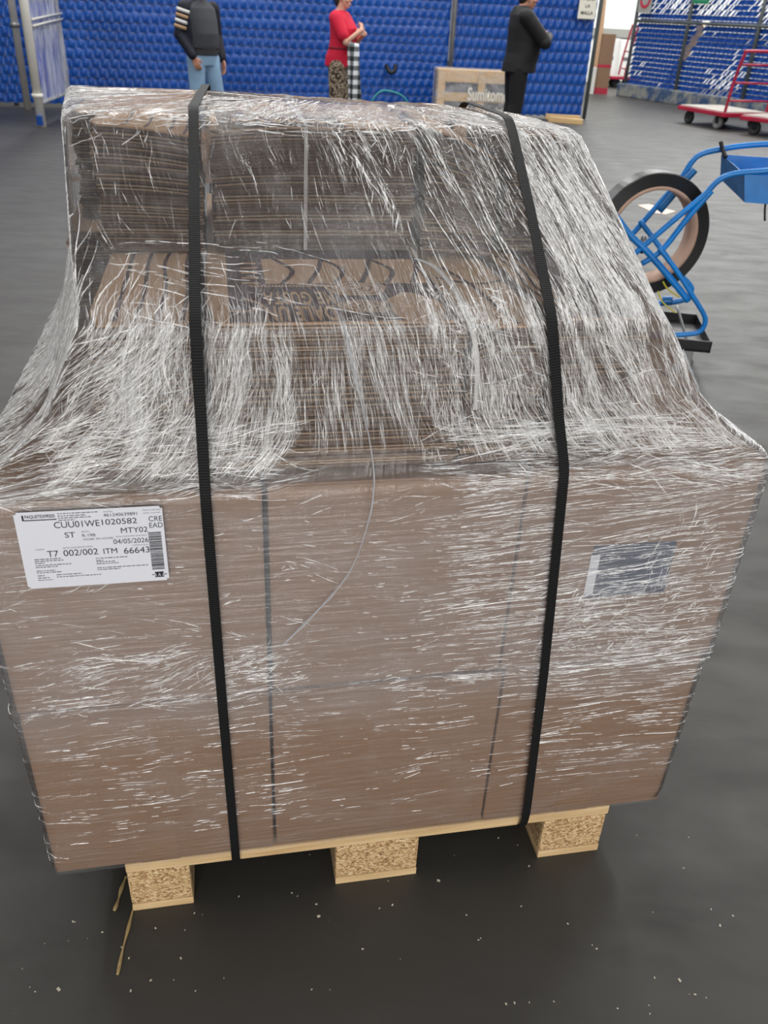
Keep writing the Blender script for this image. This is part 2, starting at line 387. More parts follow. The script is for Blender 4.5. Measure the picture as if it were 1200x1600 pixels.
# hook and hose low on the fence
q = ground(607, 107)
hx, hz = on_fence(605, 105, -0.07)
t = tag(obj('fence_hook', sweep(bmesh.new(), smooth_path([(0, 0.10, 0.02), (0, 0, 0.0), (0.03, -0.07, -0.06), (0.09, -0.08, -0.04), (0.11, -0.06, 0.04)], 5), 0.028, 8), M['black_steel'], None, True),
        'small black hook sticking out of the blue fence right of the red-shirted person', 'hook')
t.matrix_world = fence_frame(hx) @ Matrix.Translation((0, -0.07, hz))
hp = [ground(570, 172), ground(588, 178)]
hs, hz = on_fence(583, 146, -0.25); hs2, hz2 = on_fence(636, 158, -0.25)
t = tag(obj('garden_hose', sweep(bmesh.new(), smooth_path([(0, 0, 0.012), (0.05, 0.02, 0.2), (0.18, 0, 0.33), (0.42, 0, 0.30), (0.56, 0, 0.2), (0.60, -0.05, 0.012), (0.55, -0.2, 0.012)], 6), 0.012, 8), M['hose'], None, True),
        'thin teal hose arching up from the floor at the blue fence', 'hose')
t.matrix_world = fence_frame(hs - 0.05) @ Matrix.Translation((0, -0.25, max(0, hz - 0.33)))
t.location.z = 0
# wood offcuts at the fence foot
for k, (px, py, a, L, lab) in enumerate(((878, 187, 0.30, 0.52, 'upper pale wood offcut crossing another on the floor at the fence end'), (880, 190, -0.02, 0.50, 'lower pale wood offcut lying flat on the floor at the fence end'))):
    g = ground(px, py)
    o = tag(obj('wood_offcut', BX(-L / 2, L / 2, -0.05, 0.05, 0, 0.07, 0.004), M['wood_far']), lab, 'wood', 'wood offcuts by the blue fence')
    o.matrix_world = Matrix.Translation((g[0], g[1] + (-0.02 if k == 0 else -0.20), 0.0)) @ Matrix.Rotation(a - 0.35, 4, 'Z')

# ------------------------------------------------------------------ the white wrapped gate at the left
G0 = ground(66, 198); G1 = ground(110, 177)
gd = (G1 - G0); GL = float(np.linalg.norm(gd)); GA = math.atan2(gd[1], gd[0])
t = thing('gate_leaf', 'white framed gate leaf wrapped in cloudy film, ajar at the left', 'gate', Matrix.Translation(Vector(G0)) @ Matrix.Rotation(GA, 4, 'Z'))
obj('gate_post', sweep(bmesh.new(), [(0, 0, 0.0), (0, 0, 2.9)], 0.05, 14), M['white_paint'], t, True)
obj('gate_post', sweep(bmesh.new(), [(GL, 0, 0.12), (GL, 0, 2.9)], 0.03, 12), M['grey_pole'], t, True)
for z in (0.24, 0.98, 1.25, 2.2, 2.85):
    obj('rail', sweep(bmesh.new(), [(0, 0, z), (GL, 0, z)], 0.022 if z in (0.24, 2.85) else 0.012, 8), M['grey_pole'], t, True)
obj('collar', lathe(bmesh.new(), [(0.05, 0.30), (0.062, 0.30), (0.062, 0.34), (0.05, 0.34)], 16), M['white_paint'], t, True)
obj('hinge', BX(-0.09, -0.03, -0.03, 0.03, 0.02, 0.12, 0.004), M['slat'], t)
obj('slat_panel', BX(0.06, GL - 0.03, 0.015, 0.02, 0.26, 2.84), plain('gate_blue_sheet', (24, 66, 190), 0.35, 0, 0.2, 2), t)
vs, fs = [], []
for i in range(25):
    for k in range(41):
        x = 0.05 + (GL - 0.06) * i / 24
        vs.append((x, -0.03 - 0.012 * math.sin(i * 2.1 + 0.3 * k) - 0.01 * RNG.random(), 0.24 + 2.6 * k / 40))
for i in range(24):
    for k in range(40): a = i * 41 + k; fs.append((a, a + 41, a + 42, a + 1))
pyobj('wrap_film', vs, fs, M['gate_film'], t, True)
for z in (1.0, 1.06): obj('tie', sweep(bmesh.new(), [(0.02, -0.055, z), (GL * 0.5, -0.065, z + 0.03), (GL + 0.06, -0.04, z + 0.05)], 0.012, 6), M['white_paint'], t, True)
g2 = ground(44, 171)
t = thing('fence_pole', 'grey painted pole standing just left of the white gate', 'pole', Matrix.Translation(Vector(g2)))
obj('pole', sweep(bmesh.new(), [(0, 0, 0), (0, 0, 3.2)], 0.045, 14), M['grey_pole'], t, True)
obj('clamp', lathe(bmesh.new(), [(0.045, 0.93), (0.06, 0.93), (0.06, 0.98), (0.045, 0.98)], 16), M['steel'], t, True)

# ------------------------------------------------------------------ right fence
R0 = ground(976, 150); R1 = ground(1157, 178)
RD = (R1 - R0) / np.linalg.norm(R1 - R0); RA = math.atan2(RD[1], RD[0]); RFM = Matrix.Translation(Vector(R0)) @ Matrix.Rotation(RA, 4, 'Z')
RL = 9.0
o = tag(obj('fence_kerb', BX(-0.1, RL, -0.16, 0.16, 0, 0.24, 0.02), M['kerb']), 'low worn kerb painted blue under the right-hand fence', 'kerb'); o.matrix_world = RFM
o['kind'] = 'structure'
t = thing('slat_fence', 'see-through blue slat fence with many gaps, behind the red carts', 'fence', RFM @ Matrix.Translation((0, 0, 0.24)))
def on_right(px, py, off):
    n = np.array([-RD[1], RD[0], 0]); d = ray(px, py); p0 = R0 + n * off
    q = CAMP + d * (np.dot(p0 - CAMP, n) / np.dot(d, n)) - R0
    return float(q @ RD), float(q[2])
PK0, PK1 = on_right(1063, 96, 0.2), on_right(1099, 36, 0.2); QK0, QK1 = on_right(1063, 96, 0.0), on_right(1099, 36, 0.0)
cz, cu = 0.085, 0.105; vs, fs = [], []
ph = RNG.random(12) * 6.28
def gapness(x, z):
    g = math.sin(1.3 * x + ph[0]) * math.sin(2.3 * z + ph[1]) + 0.7 * math.sin(2.9 * x + 1.7 * z + ph[2]) + 0.5 * math.sin(5.1 * x - 3.3 * z + ph[3])
    return g + (1.6 if z > 1.25 and x < 3.4 else 0) - (0.9 if z < 1.25 and x < 2 else 0) + 0.5 * RNG.normal()
for b in range(int(2.6 / cz)):
    for i in range(int(RL / cu)):
        x = i * cu; z = b * cz; g = gapness(x, z)
        wd = 1.04 if g < 0.5 else (0.72 if g < 1.5 else 0.5)
        f_ = (z + 0.28 - QK0[1]) / (QK1[1] - QK0[1]); xp = QK0[0] + (QK1[0] - QK0[0]) * f_
        if g > 2.9 or (0 < f_ < 1 and abs(x + 0.08 - xp) < 0.10): continue
        k = len(vs); sl = 0.075
        y0, y1 = (0.012, -0.012) if (i + b) % 2 else (-0.012, 0.012)
        for (dx, dz, yy) in ((0, 0.004, y0), (cu * wd, 0.004, y1), (cu * wd + sl, cz * 0.96, y1), (sl, cz * 0.96, y0)):
            vs.append((x + dx, yy, z + dz)); 
        fs.append((k, k + 1, k + 2, k + 3))
sw_o = pyobj('slat_weave', vs, fs, M['slat_right'], t)
sol = sw_o.modifiers.new('thick', 'SOLIDIFY'); sol.thickness = 0.004
for s in np.cumsum([0.0, float((ground(1054, 162) - R0) @ RD), float((ground(1155, 178) - R0) @ RD) - float((ground(1054, 162) - R0) @ RD), 2.6]):
    obj('post', sweep(bmesh.new(), [(s, -0.045, 0), (s, -0.045, 2.9)], 0.035, 12), M['grey_steel'], t, True)
obj('rail', sweep(bmesh.new(), [(0, -0.05, 1.14), (RL, -0.05, 1.14)], 0.025, 10), M['grey_steel'], t, True)
bm = bmesh.new()
for b in range(int(2.6 / cz) + 1):
    sweep(bm, [(i * cu, -0.02, b * cz + (0.012 if i % 2 else -0.012)) for i in range(int(RL / cu))], 0.004, 4, False)
obj('wire_mesh', bm, M['grey_steel'], t)
def right_board(name, label, cat, p0, p1, off, mat):
    x0, z0 = on_right(*p0, off); x1, z1 = on_right(*p1, off)
    t = thing(name, label, cat, RFM @ Matrix.Translation((x0, off, z1)))
    obj('board', BX(0, x1 - x0, -0.008, 0.008, 0, z0 - z1, 0.003), mat, t); return t, x1 - x0, z0 - z1
t, a, b = right_board('prohibition_sign', 'small grey sign with a red ring on the far right-hand fence end', 'sign', (1003, -22), (1016, 20), -0.12, M['sign_grey'])
obj('red_ring', lathe(bmesh.new(), [(a * 0.26, -0.002), (a * 0.40, -0.002), (a * 0.40, 0.002), (a * 0.26, 0.002)], 28, Matrix.Translation((a / 2, -0.012, b * 0.5)) @ RX), M['sign_red'], t)
t, a, b = right_board('green_sign', 'green safety sign hung high on the right-hand slat fence', 'sign', (1090, -34), (1107, 6), -0.12, M['sign_green'])
obj('white_stripe', BX(a * 0.12, a * 0.88, -0.010, -0.008, b * 0.16, b * 0.22), M['sign_cream'], t)
pk = tag(obj('leaning_plank', BX(-0.10, 0.10, -0.012, 0.012, 0, math.hypot(PK1[0] - PK0[0], PK1[1] - PK0[1]) * (PK1[1] - 0.05) / (PK1[1] - PK0[1]), 0.003), plain('orange_wood', (250, 205, 150), 0.6, 0, 0.05, 6)),
        'narrow pale orange plank seen slantwise through the gaps of the right-hand fence', 'plank')
psl = math.atan2(PK1[0] - PK0[0], PK1[1] - PK0[1])
pk.matrix_world = RFM @ Matrix.Translation((PK1[0] - (PK1[1] - 0.02) * math.tan(psl), 0.22, 0.02)) @ Matrix.Rotation(psl, 4, 'Y')

# ------------------------------------------------------------------ goods in the far opening
g = ground(936, 147)
t = thing('tall_carton', 'tall narrow brown carton standing in the gap beyond the fence end', 'carton', Matrix.Translation(Vector(g)) @ Matrix.Rotation(0.1, 4, 'Z'))
obj('body', BX(-0.10, 0.17, 0, 0.12, 0, 1.12, 0.006), M['card'], t)
obj('tape', BX(-0.102, 0.172, -0.002, 0.1, 0.5, 0.56), M['sign_red'], t)
obj('tape', BX(-0.102, 0.172, -0.002, 0.1, 0.0, 0.12), M['sign_red'], t)
g = ground(923, 147)
t = tag(obj('corner_board', BX(-0.09, 0.05, 0, 0.12, 0, 0.5, 0.004), M['white_paint']), 'short white board standing left of the tall brown carton', 'board'); t.location = Vector(g)
g = ground(930, 139)
t = tag(obj('cardboard_sheet', BX(-0.08, 0.05, 0, 0.04, 0, 1.75, 0.003), M['kraft_top']), 'tall kraft sheet leaning behind the fence end', 'sheet'); t.matrix_world = Matrix.Translation((g[0], g[1], 0)) @ Matrix.Rotation(-0.06, 4, 'Y')
# platform cart far, white cartons behind it
def platform_cart(label, frame, L, W, handle_at, red_handle=True, zdeck=0.24, wheel_mats=None, hh=1.05, bars=4):
    t = thing('platform_cart', label, 'cart', frame, 'red platform carts')
    obj('deck_frame', BX(0, L, 0, W, zdeck - 0.06, zdeck, 0.01), M['red_paint'], t)
    obj('deck_board', BX(0.03, L - 0.03, 0.03, W - 0.03, zdeck, zdeck + 0.015, 0.003), M['deck_wood'], t)
    k = 0
    for x in (0.22, L - 0.22):
        for y in (0.09, W - 0.09):
            wm = M['rubber'] if (wheel_mats is None or k % 4 < 2) else wheel_mats
            c = obj('caster', BX(x - 0.035, x + 0.035, y - 0.03, y + 0.03, 0.08, zdeck - 0.06, 0.004), M['black_steel'], t)
            wl = obj('wheel', lathe(bmesh.new(), [(0.02, -0.022), (0.055, -0.022), (0.065, -0.03), (0.09, -0.026), (0.09, 0.026), (0.065, 0.03), (0.055, 0.022), (0.02, 0.022)], 20,
                     Matrix.Translation((x, y, 0.09)) @ RX), wm, c, True); k += 1
    h = sweep(bmesh.new(), smooth_path([(handle_at, 0.04, zdeck - 0.05), (handle_at + 0.04, 0.04, 0.62), (handle_at + 0.13, 0.05, hh - 0.04), (handle_at + 0.14, 0.10, hh), (handle_at + 0.14, W - 0.10, hh), (handle_at + 0.13, W - 0.05, hh - 0.04), (handle_at + 0.04, W - 0.04, 0.62), (handle_at, W - 0.04, zdeck - 0.05)], 4), 0.022, 8)
    ho = obj('handle', h, M['red_paint'], t, True)
    for z in np.linspace(zdeck + 0.16, hh - 0.17, bars - 1):
        f = handle_at + 0.04 * min(1, (z - zdeck) / 0.4) + 0.09 * max(0, (z - 0.62) / 0.42)
        obj('crossbar', sweep(bmesh.new(), [(f, 0.05, z), (f, W - 0.05, z)], 0.015, 8), M['red_paint'], ho, True)
    return t
ga = ground(1060, 190)
ca = math.atan2(-0.86, 0.40)
def mframe(p, a): return Matrix.Translation((float(p[0]), float(p[1]), 0)) @ Matrix.Rotation(a, 4, 'Z')
platform_cart('red platform cart with upright ladder handle, further from the camera', mframe(ground(1054, 190), math.atan2(-0.90, 0.36)), 1.12, 0.85, 1.06, wheel_mats=M['grey_wheel'])
platform_cart('red platform cart with worn pale deck, cut by the photo edge', mframe(ground(1150, 208), math.atan2(-0.80, 0.62)), 1.7, 0.8, 1.0, wheel_mats=M['grey_wheel'], hh=0.75, bars=3)
platform_cart('small red cart with ladder handle far off in front of white cartons', mframe(ground(950, 137), 0.05), 0.75, 0.6, 0.35, hh=1.28, bars=4)
k = 0
for (px, w_, h_, lab) in ((946, 0.42, 1.0, 'left white carton stack behind the small red cart'), (971, 0.36, 0.98, 'right white carton stack behind the small red cart')):
    g = ground(px, 134)
    t = thing('white_carton', lab, 'carton', mframe(g, 0.03), 'white cartons by the far wall')
    obj('body', BX(-w_ * .5, w_ * .5, 0, 0.3, 0, h_, 0.008), M['wall'], t)
    obj('print', BX(-w_ * .3, w_ * .2, -0.003, 0.0, h_ * 0.55, h_ * 0.63), M['grey_ink'], t)

# ------------------------------------------------------------------ film wrapped crate of cartons
c0 = ground(680, 190)
CW, CH, CDp = 1.12, 0.66, 0.42
t = thing('wrapped_crate', 'film wrapped timber crate with big white brand lettering, before the blue fence', 'crate', mframe(c0, 0.06))
def pal(nm, *a): return obj(nm, BX(*a, 0.004), M['wood_far'], t)
pal('pallet_base', 0, CW, 0, CDp, 0, 0.09)
obj('carton', BX(0.03, CW - 0.03, 0.03, CDp - 0.03, 0.09, CH - 0.03, 0.01), plain('crate_goods', (88, 96, 112), 0.5, 0, 0.3, 6), t)
for z0, z1 in ((0.09, 0.17), (0.27, 0.38), (0.51, 0.63)): pal('slat', 0, CW, -0.015, 0.015, z0, z1)
for x in (0.0, CW * 0.50, CW - 0.11): pal('batten', x, x + 0.10, -0.035, -0.005, 0.05, CH)
pal('lid', 0, CW, 0, CDp, CH - 0.03, CH)
for z0, z1 in ((0.09, 0.3), (0.36, 0.63)): obj('side_board', BX(-0.012, 0.012, 0.0, CDp, z0, z1, 0.003), M['card'], t)
lettering('lettering', 'Sumitomo', M['white_paint'], t, Matrix.Translation((0.42, -0.0515, 0.29)) @ RX, 0.58, 0.17, 0.025)
lettering('lettering', 'Drive Technologies', M['white_paint'], t, Matrix.Translation((0.40, -0.0515, 0.12)) @ RX, 0.61, 0.10, 0.02)
obj('wrap_film', BX(-0.03, CW + 0.02, -0.05, CDp + 0.03, 0.04, CH + 0.015, 0.01), M['crate_film'], t)

# ------------------------------------------------------------------ pallet
def at(u, v, z): return PM @ Matrix.Translation((u, v, z))
t = thing('wooden_pallet', 'pale timber pallet with chipboard blocks under the wrapped cartons', 'pallet', PM)
for (u0, u1) in ((0.0, 0.10), (0.338, 0.482), (0.705, 0.822)):
    for v0 in (0.0, 0.43, 0.86):
        b = BX(u0, u1, v0, v0 + 0.14, 0.016, 0.0975, 0.006); obj('block', b, M['chip'], t)
    obj('bottom_board', BX(u0 + 0.001, u1, 0.0, 1.0, 0, 0.016, 0.002), M['wood'], t)
for v0 in (0.0, 0.22, 0.43, 0.65, 0.86): obj('deck_board', BX(0, 0.824, v0, v0 + 0.145, 0.0975, 0.119, 0.003), M['wood'], t)

# ------------------------------------------------------------------ the six cartons
CD = 0.98
def carton(label, u0, u1, z0, z1, dv=0.0, tape=None, seed=0):
    t = thing('carton', label, 'carton', at(u0, dv, z0), 'cartons on the pallet')
    W, H = u1 - u0, z1 - z0
    bm = bmesh.new(); box(bm, 0, W, 0, CD - dv, 0, H, 0.004)
    obj('body', bm, M['card'], t)
    obj('flap', BX(0.002, W - 0.002, 0.002, CD / 2 - 0.002, H, H + 0.003), M['card'], t)
    if tape is not None:
        obj('tape', BX(tape - 0.03, tape + 0.03, -0.0006, 0.0, 0.0, 0.07), M['tape'], t)
    return t
ZL, ZM, ZT = 0.120, 0.453, 0.455
carton('lower left kraft carton, bottom row, at the nearest corner of the pallet', -0.103, 0.236, ZL, 0.452, 0.0, 0.16)
carton('lower middle kraft carton between the two black straps, bottom row', 0.2400, 0.5880, ZL, 0.450, 0.002, None)
carton('lower right kraft carton above the right pallet block, bottom row', 0.590, 0.913, ZL, 0.455, 0.0, 0.16)
carton('upper left kraft carton behind the white shipping label', -0.104, 0.236, 0.457, 0.788, 0.0)
carton('upper middle kraft carton between the two black straps, second row', 0.2425, 0.5800, 0.457, 0.789, 0.004)
tr_ = carton('upper right kraft carton with a blue printed patch under the film', 0.582, 0.922, 0.459, 0.797, 0.0)
pl = obj('printed_patch', BX(0.110, 0.235, -0.0012, 0.0, 0.125, 0.215), M['blue_print'], tr_); pl['label'] = 'dark blue printed label patch'
obj('patch_paper', BX(0.108, 0.122, -0.0016, -0.0012, 0.132, 0.200), M['white_paper'], pl)

# ------------------------------------------------------------------ bundles of flat cartons
def sheet_mesh(nm, W, D, th, mat, seg=10):
    vs, fs = [], []
    for i in range(seg + 1):
        x = W * i / seg
        for (y, z) in ((0, 0), (D, 0), (D, th), (0, th)): vs.append((x, y, z))
    for i in range(seg):
        a = 4 * i
        for k in range(4): fs.append((a + k, a + (k + 1) % 4, a + 4 + (k + 1) % 4, a + 4 + k))
    fs += [(0, 3, 2, 1), (4 * seg, 4 * seg + 1, 4 * seg + 2, 4 * seg + 3)]
    me = bpy.data.meshes.new(nm); me.from_pydata(vs, [], fs); me.materials.append(mat); return me
def bundle(label, u0, u1, v0, v1, z0, n, pitch, sag=lambda x: 0.0, yaw=0.0, jit=0.0025, seed=1):
    t = thing('flat_carton_bundle', label, 'bundle', at(u0, v0, z0) @ Matrix.Rotation(yaw, 4, 'Z'), 'bundles of flat cartons on the pallet')
    W, D = u1 - u0, v1 - v0; r = random.Random(seed)
    wv = r.random() * 6
    groups = 4                                             # sheets in the same quarter of the bundle bend alike and share a mesh
    mats = (M['sheet_light'], M['sheet_dark'], M['sheet_dark'])
    meshes = {}
    for q in range(groups):
        for k, mt in enumerate(mats[:2]):
            me = sheet_mesh('flat_carton', W, D, pitch * (0.5 if k == 0 else 0.84), mt)
            f = (q + 0.5) / groups
            for v in me.vertices: v.co.z -= sag(v.co.x / W) * f
            meshes[q, k] = me
    for i in range(n):
        q = min(groups - 1, int(groups * i / n)); f0 = (q + 0.5) / groups
        o = bpy.data.objects.new('flat_carton', meshes[q, 0 if (r.random() < 0.42) else 1]); COL.objects.link(o); o.parent = t
        f = (i + 0.5) / n
        o.location = (r.uniform(-jit, jit) + 0.0015 * math.sin(i * 0.3 + wv), r.uniform(-jit, jit) + 0.002 * math.sin(i * 0.25 + wv) + (0.004 if r.random() < 0.1 else 0), i * pitch + sag(0.5) * (f0 - f))
    return t, W, D, n * pitch
def top_sheet(t, W, D, z, mat, sag=lambda x: 0.0, x0=0.0, y0=0.0, corner=0.012, nx=14, ny=10, name='top_sheet', lift=0.0):
    vs, fs = [], []
    for j in range(ny + 1):
        y = D * j / ny
        ins = 0.0
        if y < corner: ins = corner - math.sqrt(max(0, corner ** 2 - (corner - y) ** 2))
        for i in range(nx + 1):
            x = ins + (W - 2 * ins) * i / nx
            vs.append((x0 + x, y0 + y, z + lift - sag((x0 + x) / max(1e-6, t['span']))))
    for j in range(ny):
        for i in range(nx): a = j * (nx + 1) + i; fs.append((a, a + 1, a + nx + 2, a + nx + 1))
    n0 = len(vs); vs += [(x, y, zz - 0.0025) for x, y, zz in vs]
    fs += [tuple(n0 + q for q in reversed(f)) for f in fs]
    for i in range(nx): fs.append((i, n0 + i, n0 + i + 1, i + 1))
    return pyobj(name, vs, fs, mat, t)
def stripe(t, pts, wd, z, mat, name='printed_stripe'):
    vs, fs = [], []
    pts = smooth_path([(x, y, z) for x, y in pts], 6)
    for i, p in enumerate(pts):
        d = (pts[min(i + 1, len(pts) - 1)] - pts[max(i - 1, 0)]).normalized(); s = Vector((-d.y, d.x, 0)) * wd / 2
        vs += [p - s, p + s]
    for i in range(len(pts) - 1): a = 2 * i; fs.append((a, a + 2, a + 3, a + 1))
    return pyobj(name, vs, fs, mat, t)
ZB = 0.800; ZC = 0.9885
PL, PU_ = 0.00445, 0.0044
def none(x): return 0.0
# front row, lower tier
t, W, D, H = bundle('lower tier bundle with plain kraft top and thin dark stripes, left of the left strap', 0.050, 0.172, 0.030, 0.470, ZB, 42, PL, none, 0.0, seed=2)
t['span'] = W; top_sheet(t, W, D, H + 0.0026, M['kraft_top'])
for x, b in ((0.25, 0.0), (0.44, 0.02), (0.62, 0.05), (0.86, 0.03)): stripe(t, [(W * x, 0.012), (W * (x + b), 0.13), (W * x, 0.26), (W * (x + b), 0.32)], 0.005, H + 0.0031, M['print'])
sagM = lambda x: 0.0
t, W, D, H = bundle('wide lower tier bundle with upside-down lettering on its brown printed top', 0.182, 0.487, 0.028, 0.800, ZB, 42, PL, none, 0.0, seed=3)
t['span'] = W; top_sheet(t, W, D, H + 0.0026, M['kraft_top'])
zz = H + 0.0032
obj('printed_panel', BX(0.026, W - 0.004, 0.004, 0.50, zz - 0.0005, zz), M['print'], t)
zz += 0.0003
UPS = Matrix.Rotation(math.pi, 4, 'Z')
def local(px, py, z):
    g = ground(px, py, z) - PA; return float(g @ PU), float(g @ PN)
BU, BV, BZ = 0.182, 0.028, ZB
def on_top(px, py):
    a, b = local(px, py, ZB + H + 0.0035); return a - BU, b - BV
def flipped(body, right_px, left_px, bot_py, top_py, bold):           # a line read from the far side of the pallet
    xr, yb = on_top(right_px, bot_py); xl, _ = on_top(left_px, bot_py); _, yt = on_top((right_px + left_px) / 2, top_py)
    lettering('lettering', body, M['kraft_top'], t, Matrix.Translation((xr, yt, zz)) @ UPS, xr - xl, yt - yb, bold, spacing=1.08)
flipped('DALE UN', 530, 417, 501, 478, 0.03)
flipped('ME GUSTA', 527, 413, 475, 456, 0.022)
for a, b in ((415, 640),):
    xa, y1 = on_top(a, 443); xb, y2 = on_top(b, 405)
    pn = obj('kraft_panel', BX(xa, xb, y1, y2, zz - 0.0003, zz), M['kraft_top'], t)
    for i in range(6):
        x = xa + (xb - xa) * (0.10 + 0.16 * i); stripe(t, [(x, y1), (x + 0.018, (y1 + y2) / 2), (x + (0.03 if i % 2 else -0.004), y2)], 0.007, zz + 0.0003, M['print'])
    for i in range(34):
        x = xa - 0.02 + (xb - xa) * 0.7 * i / 34
        obj('small_print', BX(x, x + 0.0026, y1 - 0.014, y1 - 0.007, zz - 0.0003, zz), M['kraft_top'], t)
    for i in range(5):
        x = xa - 0.03; yy = y1 + (y2 - y1) * i / 5
        obj('small_print', BX(x, x + 0.022, yy, yy + 0.006, zz - 0.0003, zz), M['kraft_top'], t)
ex, ey = on_top(566, 470)
def ellipse_ring(cx, cy, rx, ry, w_, mat, nm, fill=False):
    vs, fs = [], []; n = 36
    for k in range(n):
        a = 2 * math.pi * k / n; wob = 1 + 0.05 * math.sin(5 * a)
        vs += [(cx + rx * wob * math.cos(a), cy + ry * wob * math.sin(a), zz + 0.0002), (cx + max(0, rx - w_) * wob * math.cos(a), cy + max(0, ry - w_) * wob * math.sin(a), zz + 0.0002)]
    for k in range(n): a = 2 * k; b = 2 * ((k + 1) % n); fs.append((a, b, b + 1, a + 1))
    if fill: fs = [tuple(2 * k for k in range(n))]
    return pyobj(nm, vs, fs, mat, t)
for (dy, rx, ry) in ((0.055, 0.040, 0.034), (-0.022, 0.034, 0.026)):
    ellipse_ring(ex, ey + dy, rx, ry, 0.01, M['kraft_top'], 'oval_emblem', True)
    zz += 0.0002
    for f in (0.85, 0.55, 0.25): ellipse_ring(ex, ey + dy, rx * f, ry * f, 0.0025, M['print'], 'oval_emblem_line')
    zz -= 0.0002
ex, ey = on_top(650, 480); ellipse_ring(ex, ey, 0.035, 0.06, 0.01, M['kraft_top'], 'oval_emblem', True)
ps = [on_top(340, 480), on_top(375, 488), on_top(410, 478), on_top(380, 466)]
stripe(t, ps, 0.004, zz + 0.0002, M['kraft_top'], 'printed_scroll')
t_strap = t
sag3 = lambda x: 0.012 * (max(0, 0.35 - x) / 0.35) ** 2 + 0.006 * (max(0, x - 0.8) / 0.2) ** 2
t, W, D, H = bundle('lower tier bundle with rounded plain kraft flap on top, left of the right strap', 0.494, 0.594, 0.026, 0.780, ZB, 41, PL, sag3, 0.0, seed=5)
t['span'] = W; top_sheet(t, W + 0.004, D, H + 0.0026, M['kraft_top'], sag3, -0.004, -0.006, 0.03)
stripe(t, [(0.055, 0.0), (0.048, 0.08), (0.040, 0.17), (0.02, 0.26)], 0.005, H + 0.0035, M['print'])
stripe(t, [(0.0, 0.20), (0.05, 0.17), (0.096, 0.19)], 0.006, H + 0.0035, M['print'])
t, W, D, H = bundle('lower tier bundle with patterned brown and kraft top, right of the right strap', 0.602, 0.724, 0.030, 0.800, ZB, 42, PL, none, 0.0, seed=6)
t['span'] = W; top_sheet(t, W, D, H + 0.0026, M['kraft_top'])
obj('printed_panel', BX(0.04, W - 0.003, 0.004, 0.40, H + 0.0027, H + 0.0031), M['print'], t)
for x in (0.008, 0.02, 0.034): stripe(t, [(x, 0.0), (x + 0.006, 0.06), (x - 0.004, 0.13), (x + 0.006, 0.22), (x, 0.30)], 0.004, H + 0.0033, M['print'])
# row behind on the left, sticking out past the front one
t, W, D, H = bundle('lower tier bundle behind, sticking out on the left side of the load', -0.030, 0.168, 0.485, 0.93, ZB, 42, PL, none, 0.03, seed=8)
t['span'] = W; top_sheet(t, W, D, H + 0.0026, M['kraft_top'])
# upper tier
sag1 = lambda x: 0.014 * x * x
t, W, D, H = bundle('upper tier bundle with sagging kraft top at the left end of the load', 0.040, 0.180, 0.345, 0.560, ZC + 0.003, 37, PU_, sag1, 0.0, seed=9)
t['span'] = W; top_sheet(t, W, D, H + 0.0026, M['kraft_top'], sag1)
for x in (0.30, 0.5, 0.72, 0.86): stripe(t, [(W * x, 0.008), (W * (x + 0.03), 0.07), (W * (x + 0.02), 0.19)], 0.004, H + 0.003 - sag1(x), M['print'])
t, W, D, H = bundle('upper tier bundle behind, jutting out at the top left corner', -0.014, 0.172, 0.570, 0.850, ZC + 0.003, 35, PU_, none, 0.0, seed=10)
t['span'] = W; top_sheet(t, W, D, H + 0.0026, M['kraft_top'])
sag2 = lambda x: 0.010 * (2 * (1 - x) - 1) ** 2 if x < 0.5 else 0.0
t, W, D, H = bundle('wide upper tier bundle with a white strap down its front', 0.196, 0.482, 0.345, 0.680, ZC + 0.006, 37, PU_, sag2, 0.0, seed=11)
t['span'] = W; top_sheet(t, W, D, H + 0.0026, M['kraft_top'], sag2)
obj('printed_panel', BX(0.010, W - 0.10, 0.004, 0.18, H + 0.0030, H + 0.0034), M['print'], t)
for body, yy, hh in (('DALE UN', 0.075, 0.045), ('ME GUSTA', 0.13, 0.035)):
    lettering('lettering', body, M['kraft_top'], t, Matrix.Translation((0.16, yy, H + 0.0037)) @ UPS, 0.13, hh, 0.04)
obj('kraft_panel', BX(0.05, W - 0.102, 0.14, 0.178, H + 0.0034, H + 0.0037), M['kraft_top'], t)
sp = [(0.131, 0.40, H + 0.006), (0.130, 0.03, H + 0.006), (0.1295, -0.0045, H + 0.001), (0.1285, -0.006, H * 0.5), (0.128, -0.006, 0.002)]
bm = bmesh.new(); sweep(bm, smooth_path(sp, 4), [(0.0034, 0.0008)] * (4 * (len(sp) - 1) + 1), 8)
o = obj('strap', bm, M['white_strap'], t); o['label'] = 'narrow white strap'
sagR = lambda x: 0.040 * x ** 1.6
t, W, D, H = bundle('upper tier bundle leaning down to the right, just left of the right strap', 0.497, 0.605, 0.335, 0.640, ZC + 0.003, 38, PU_, sagR, -0.06, seed=12)
t['span'] = W; top_sheet(t, W, D, H + 0.0026, M['kraft_top'], sagR)
t, W, D, H = bundle('upper tier bundle at the right end under dense silvery film', 0.622, 0.712, 0.345, 0.590, ZC + 0.003, 37, PU_, none, 0.0, seed=13)
t['span'] = W; top_sheet(t, W, D, H + 0.0026, M['kraft_top'])
# the loose white strap end curling down from the printed bundle
cv = [loc_v(650, 404, 0.30), loc_v(680, 418, 0.22), loc_v(712, 455, 0.12), loc_v(730, 495, 0.035), loc_v(741, 530, 0.020), loc_v(746, 575, 0.018), loc_v(743, 640, 0.018)]
ls = [(a - BU, b - BV, c - BZ) for a, b, c in cv]
bm = bmesh.new(); pth = smooth_path(ls, 5); sweep(bm, pth, [(0.0034, 0.0010)] * len(pth), 8)
o = obj('strap', bm, M['white_strap'], t_strap); o['label'] = 'loose curled white strap end'

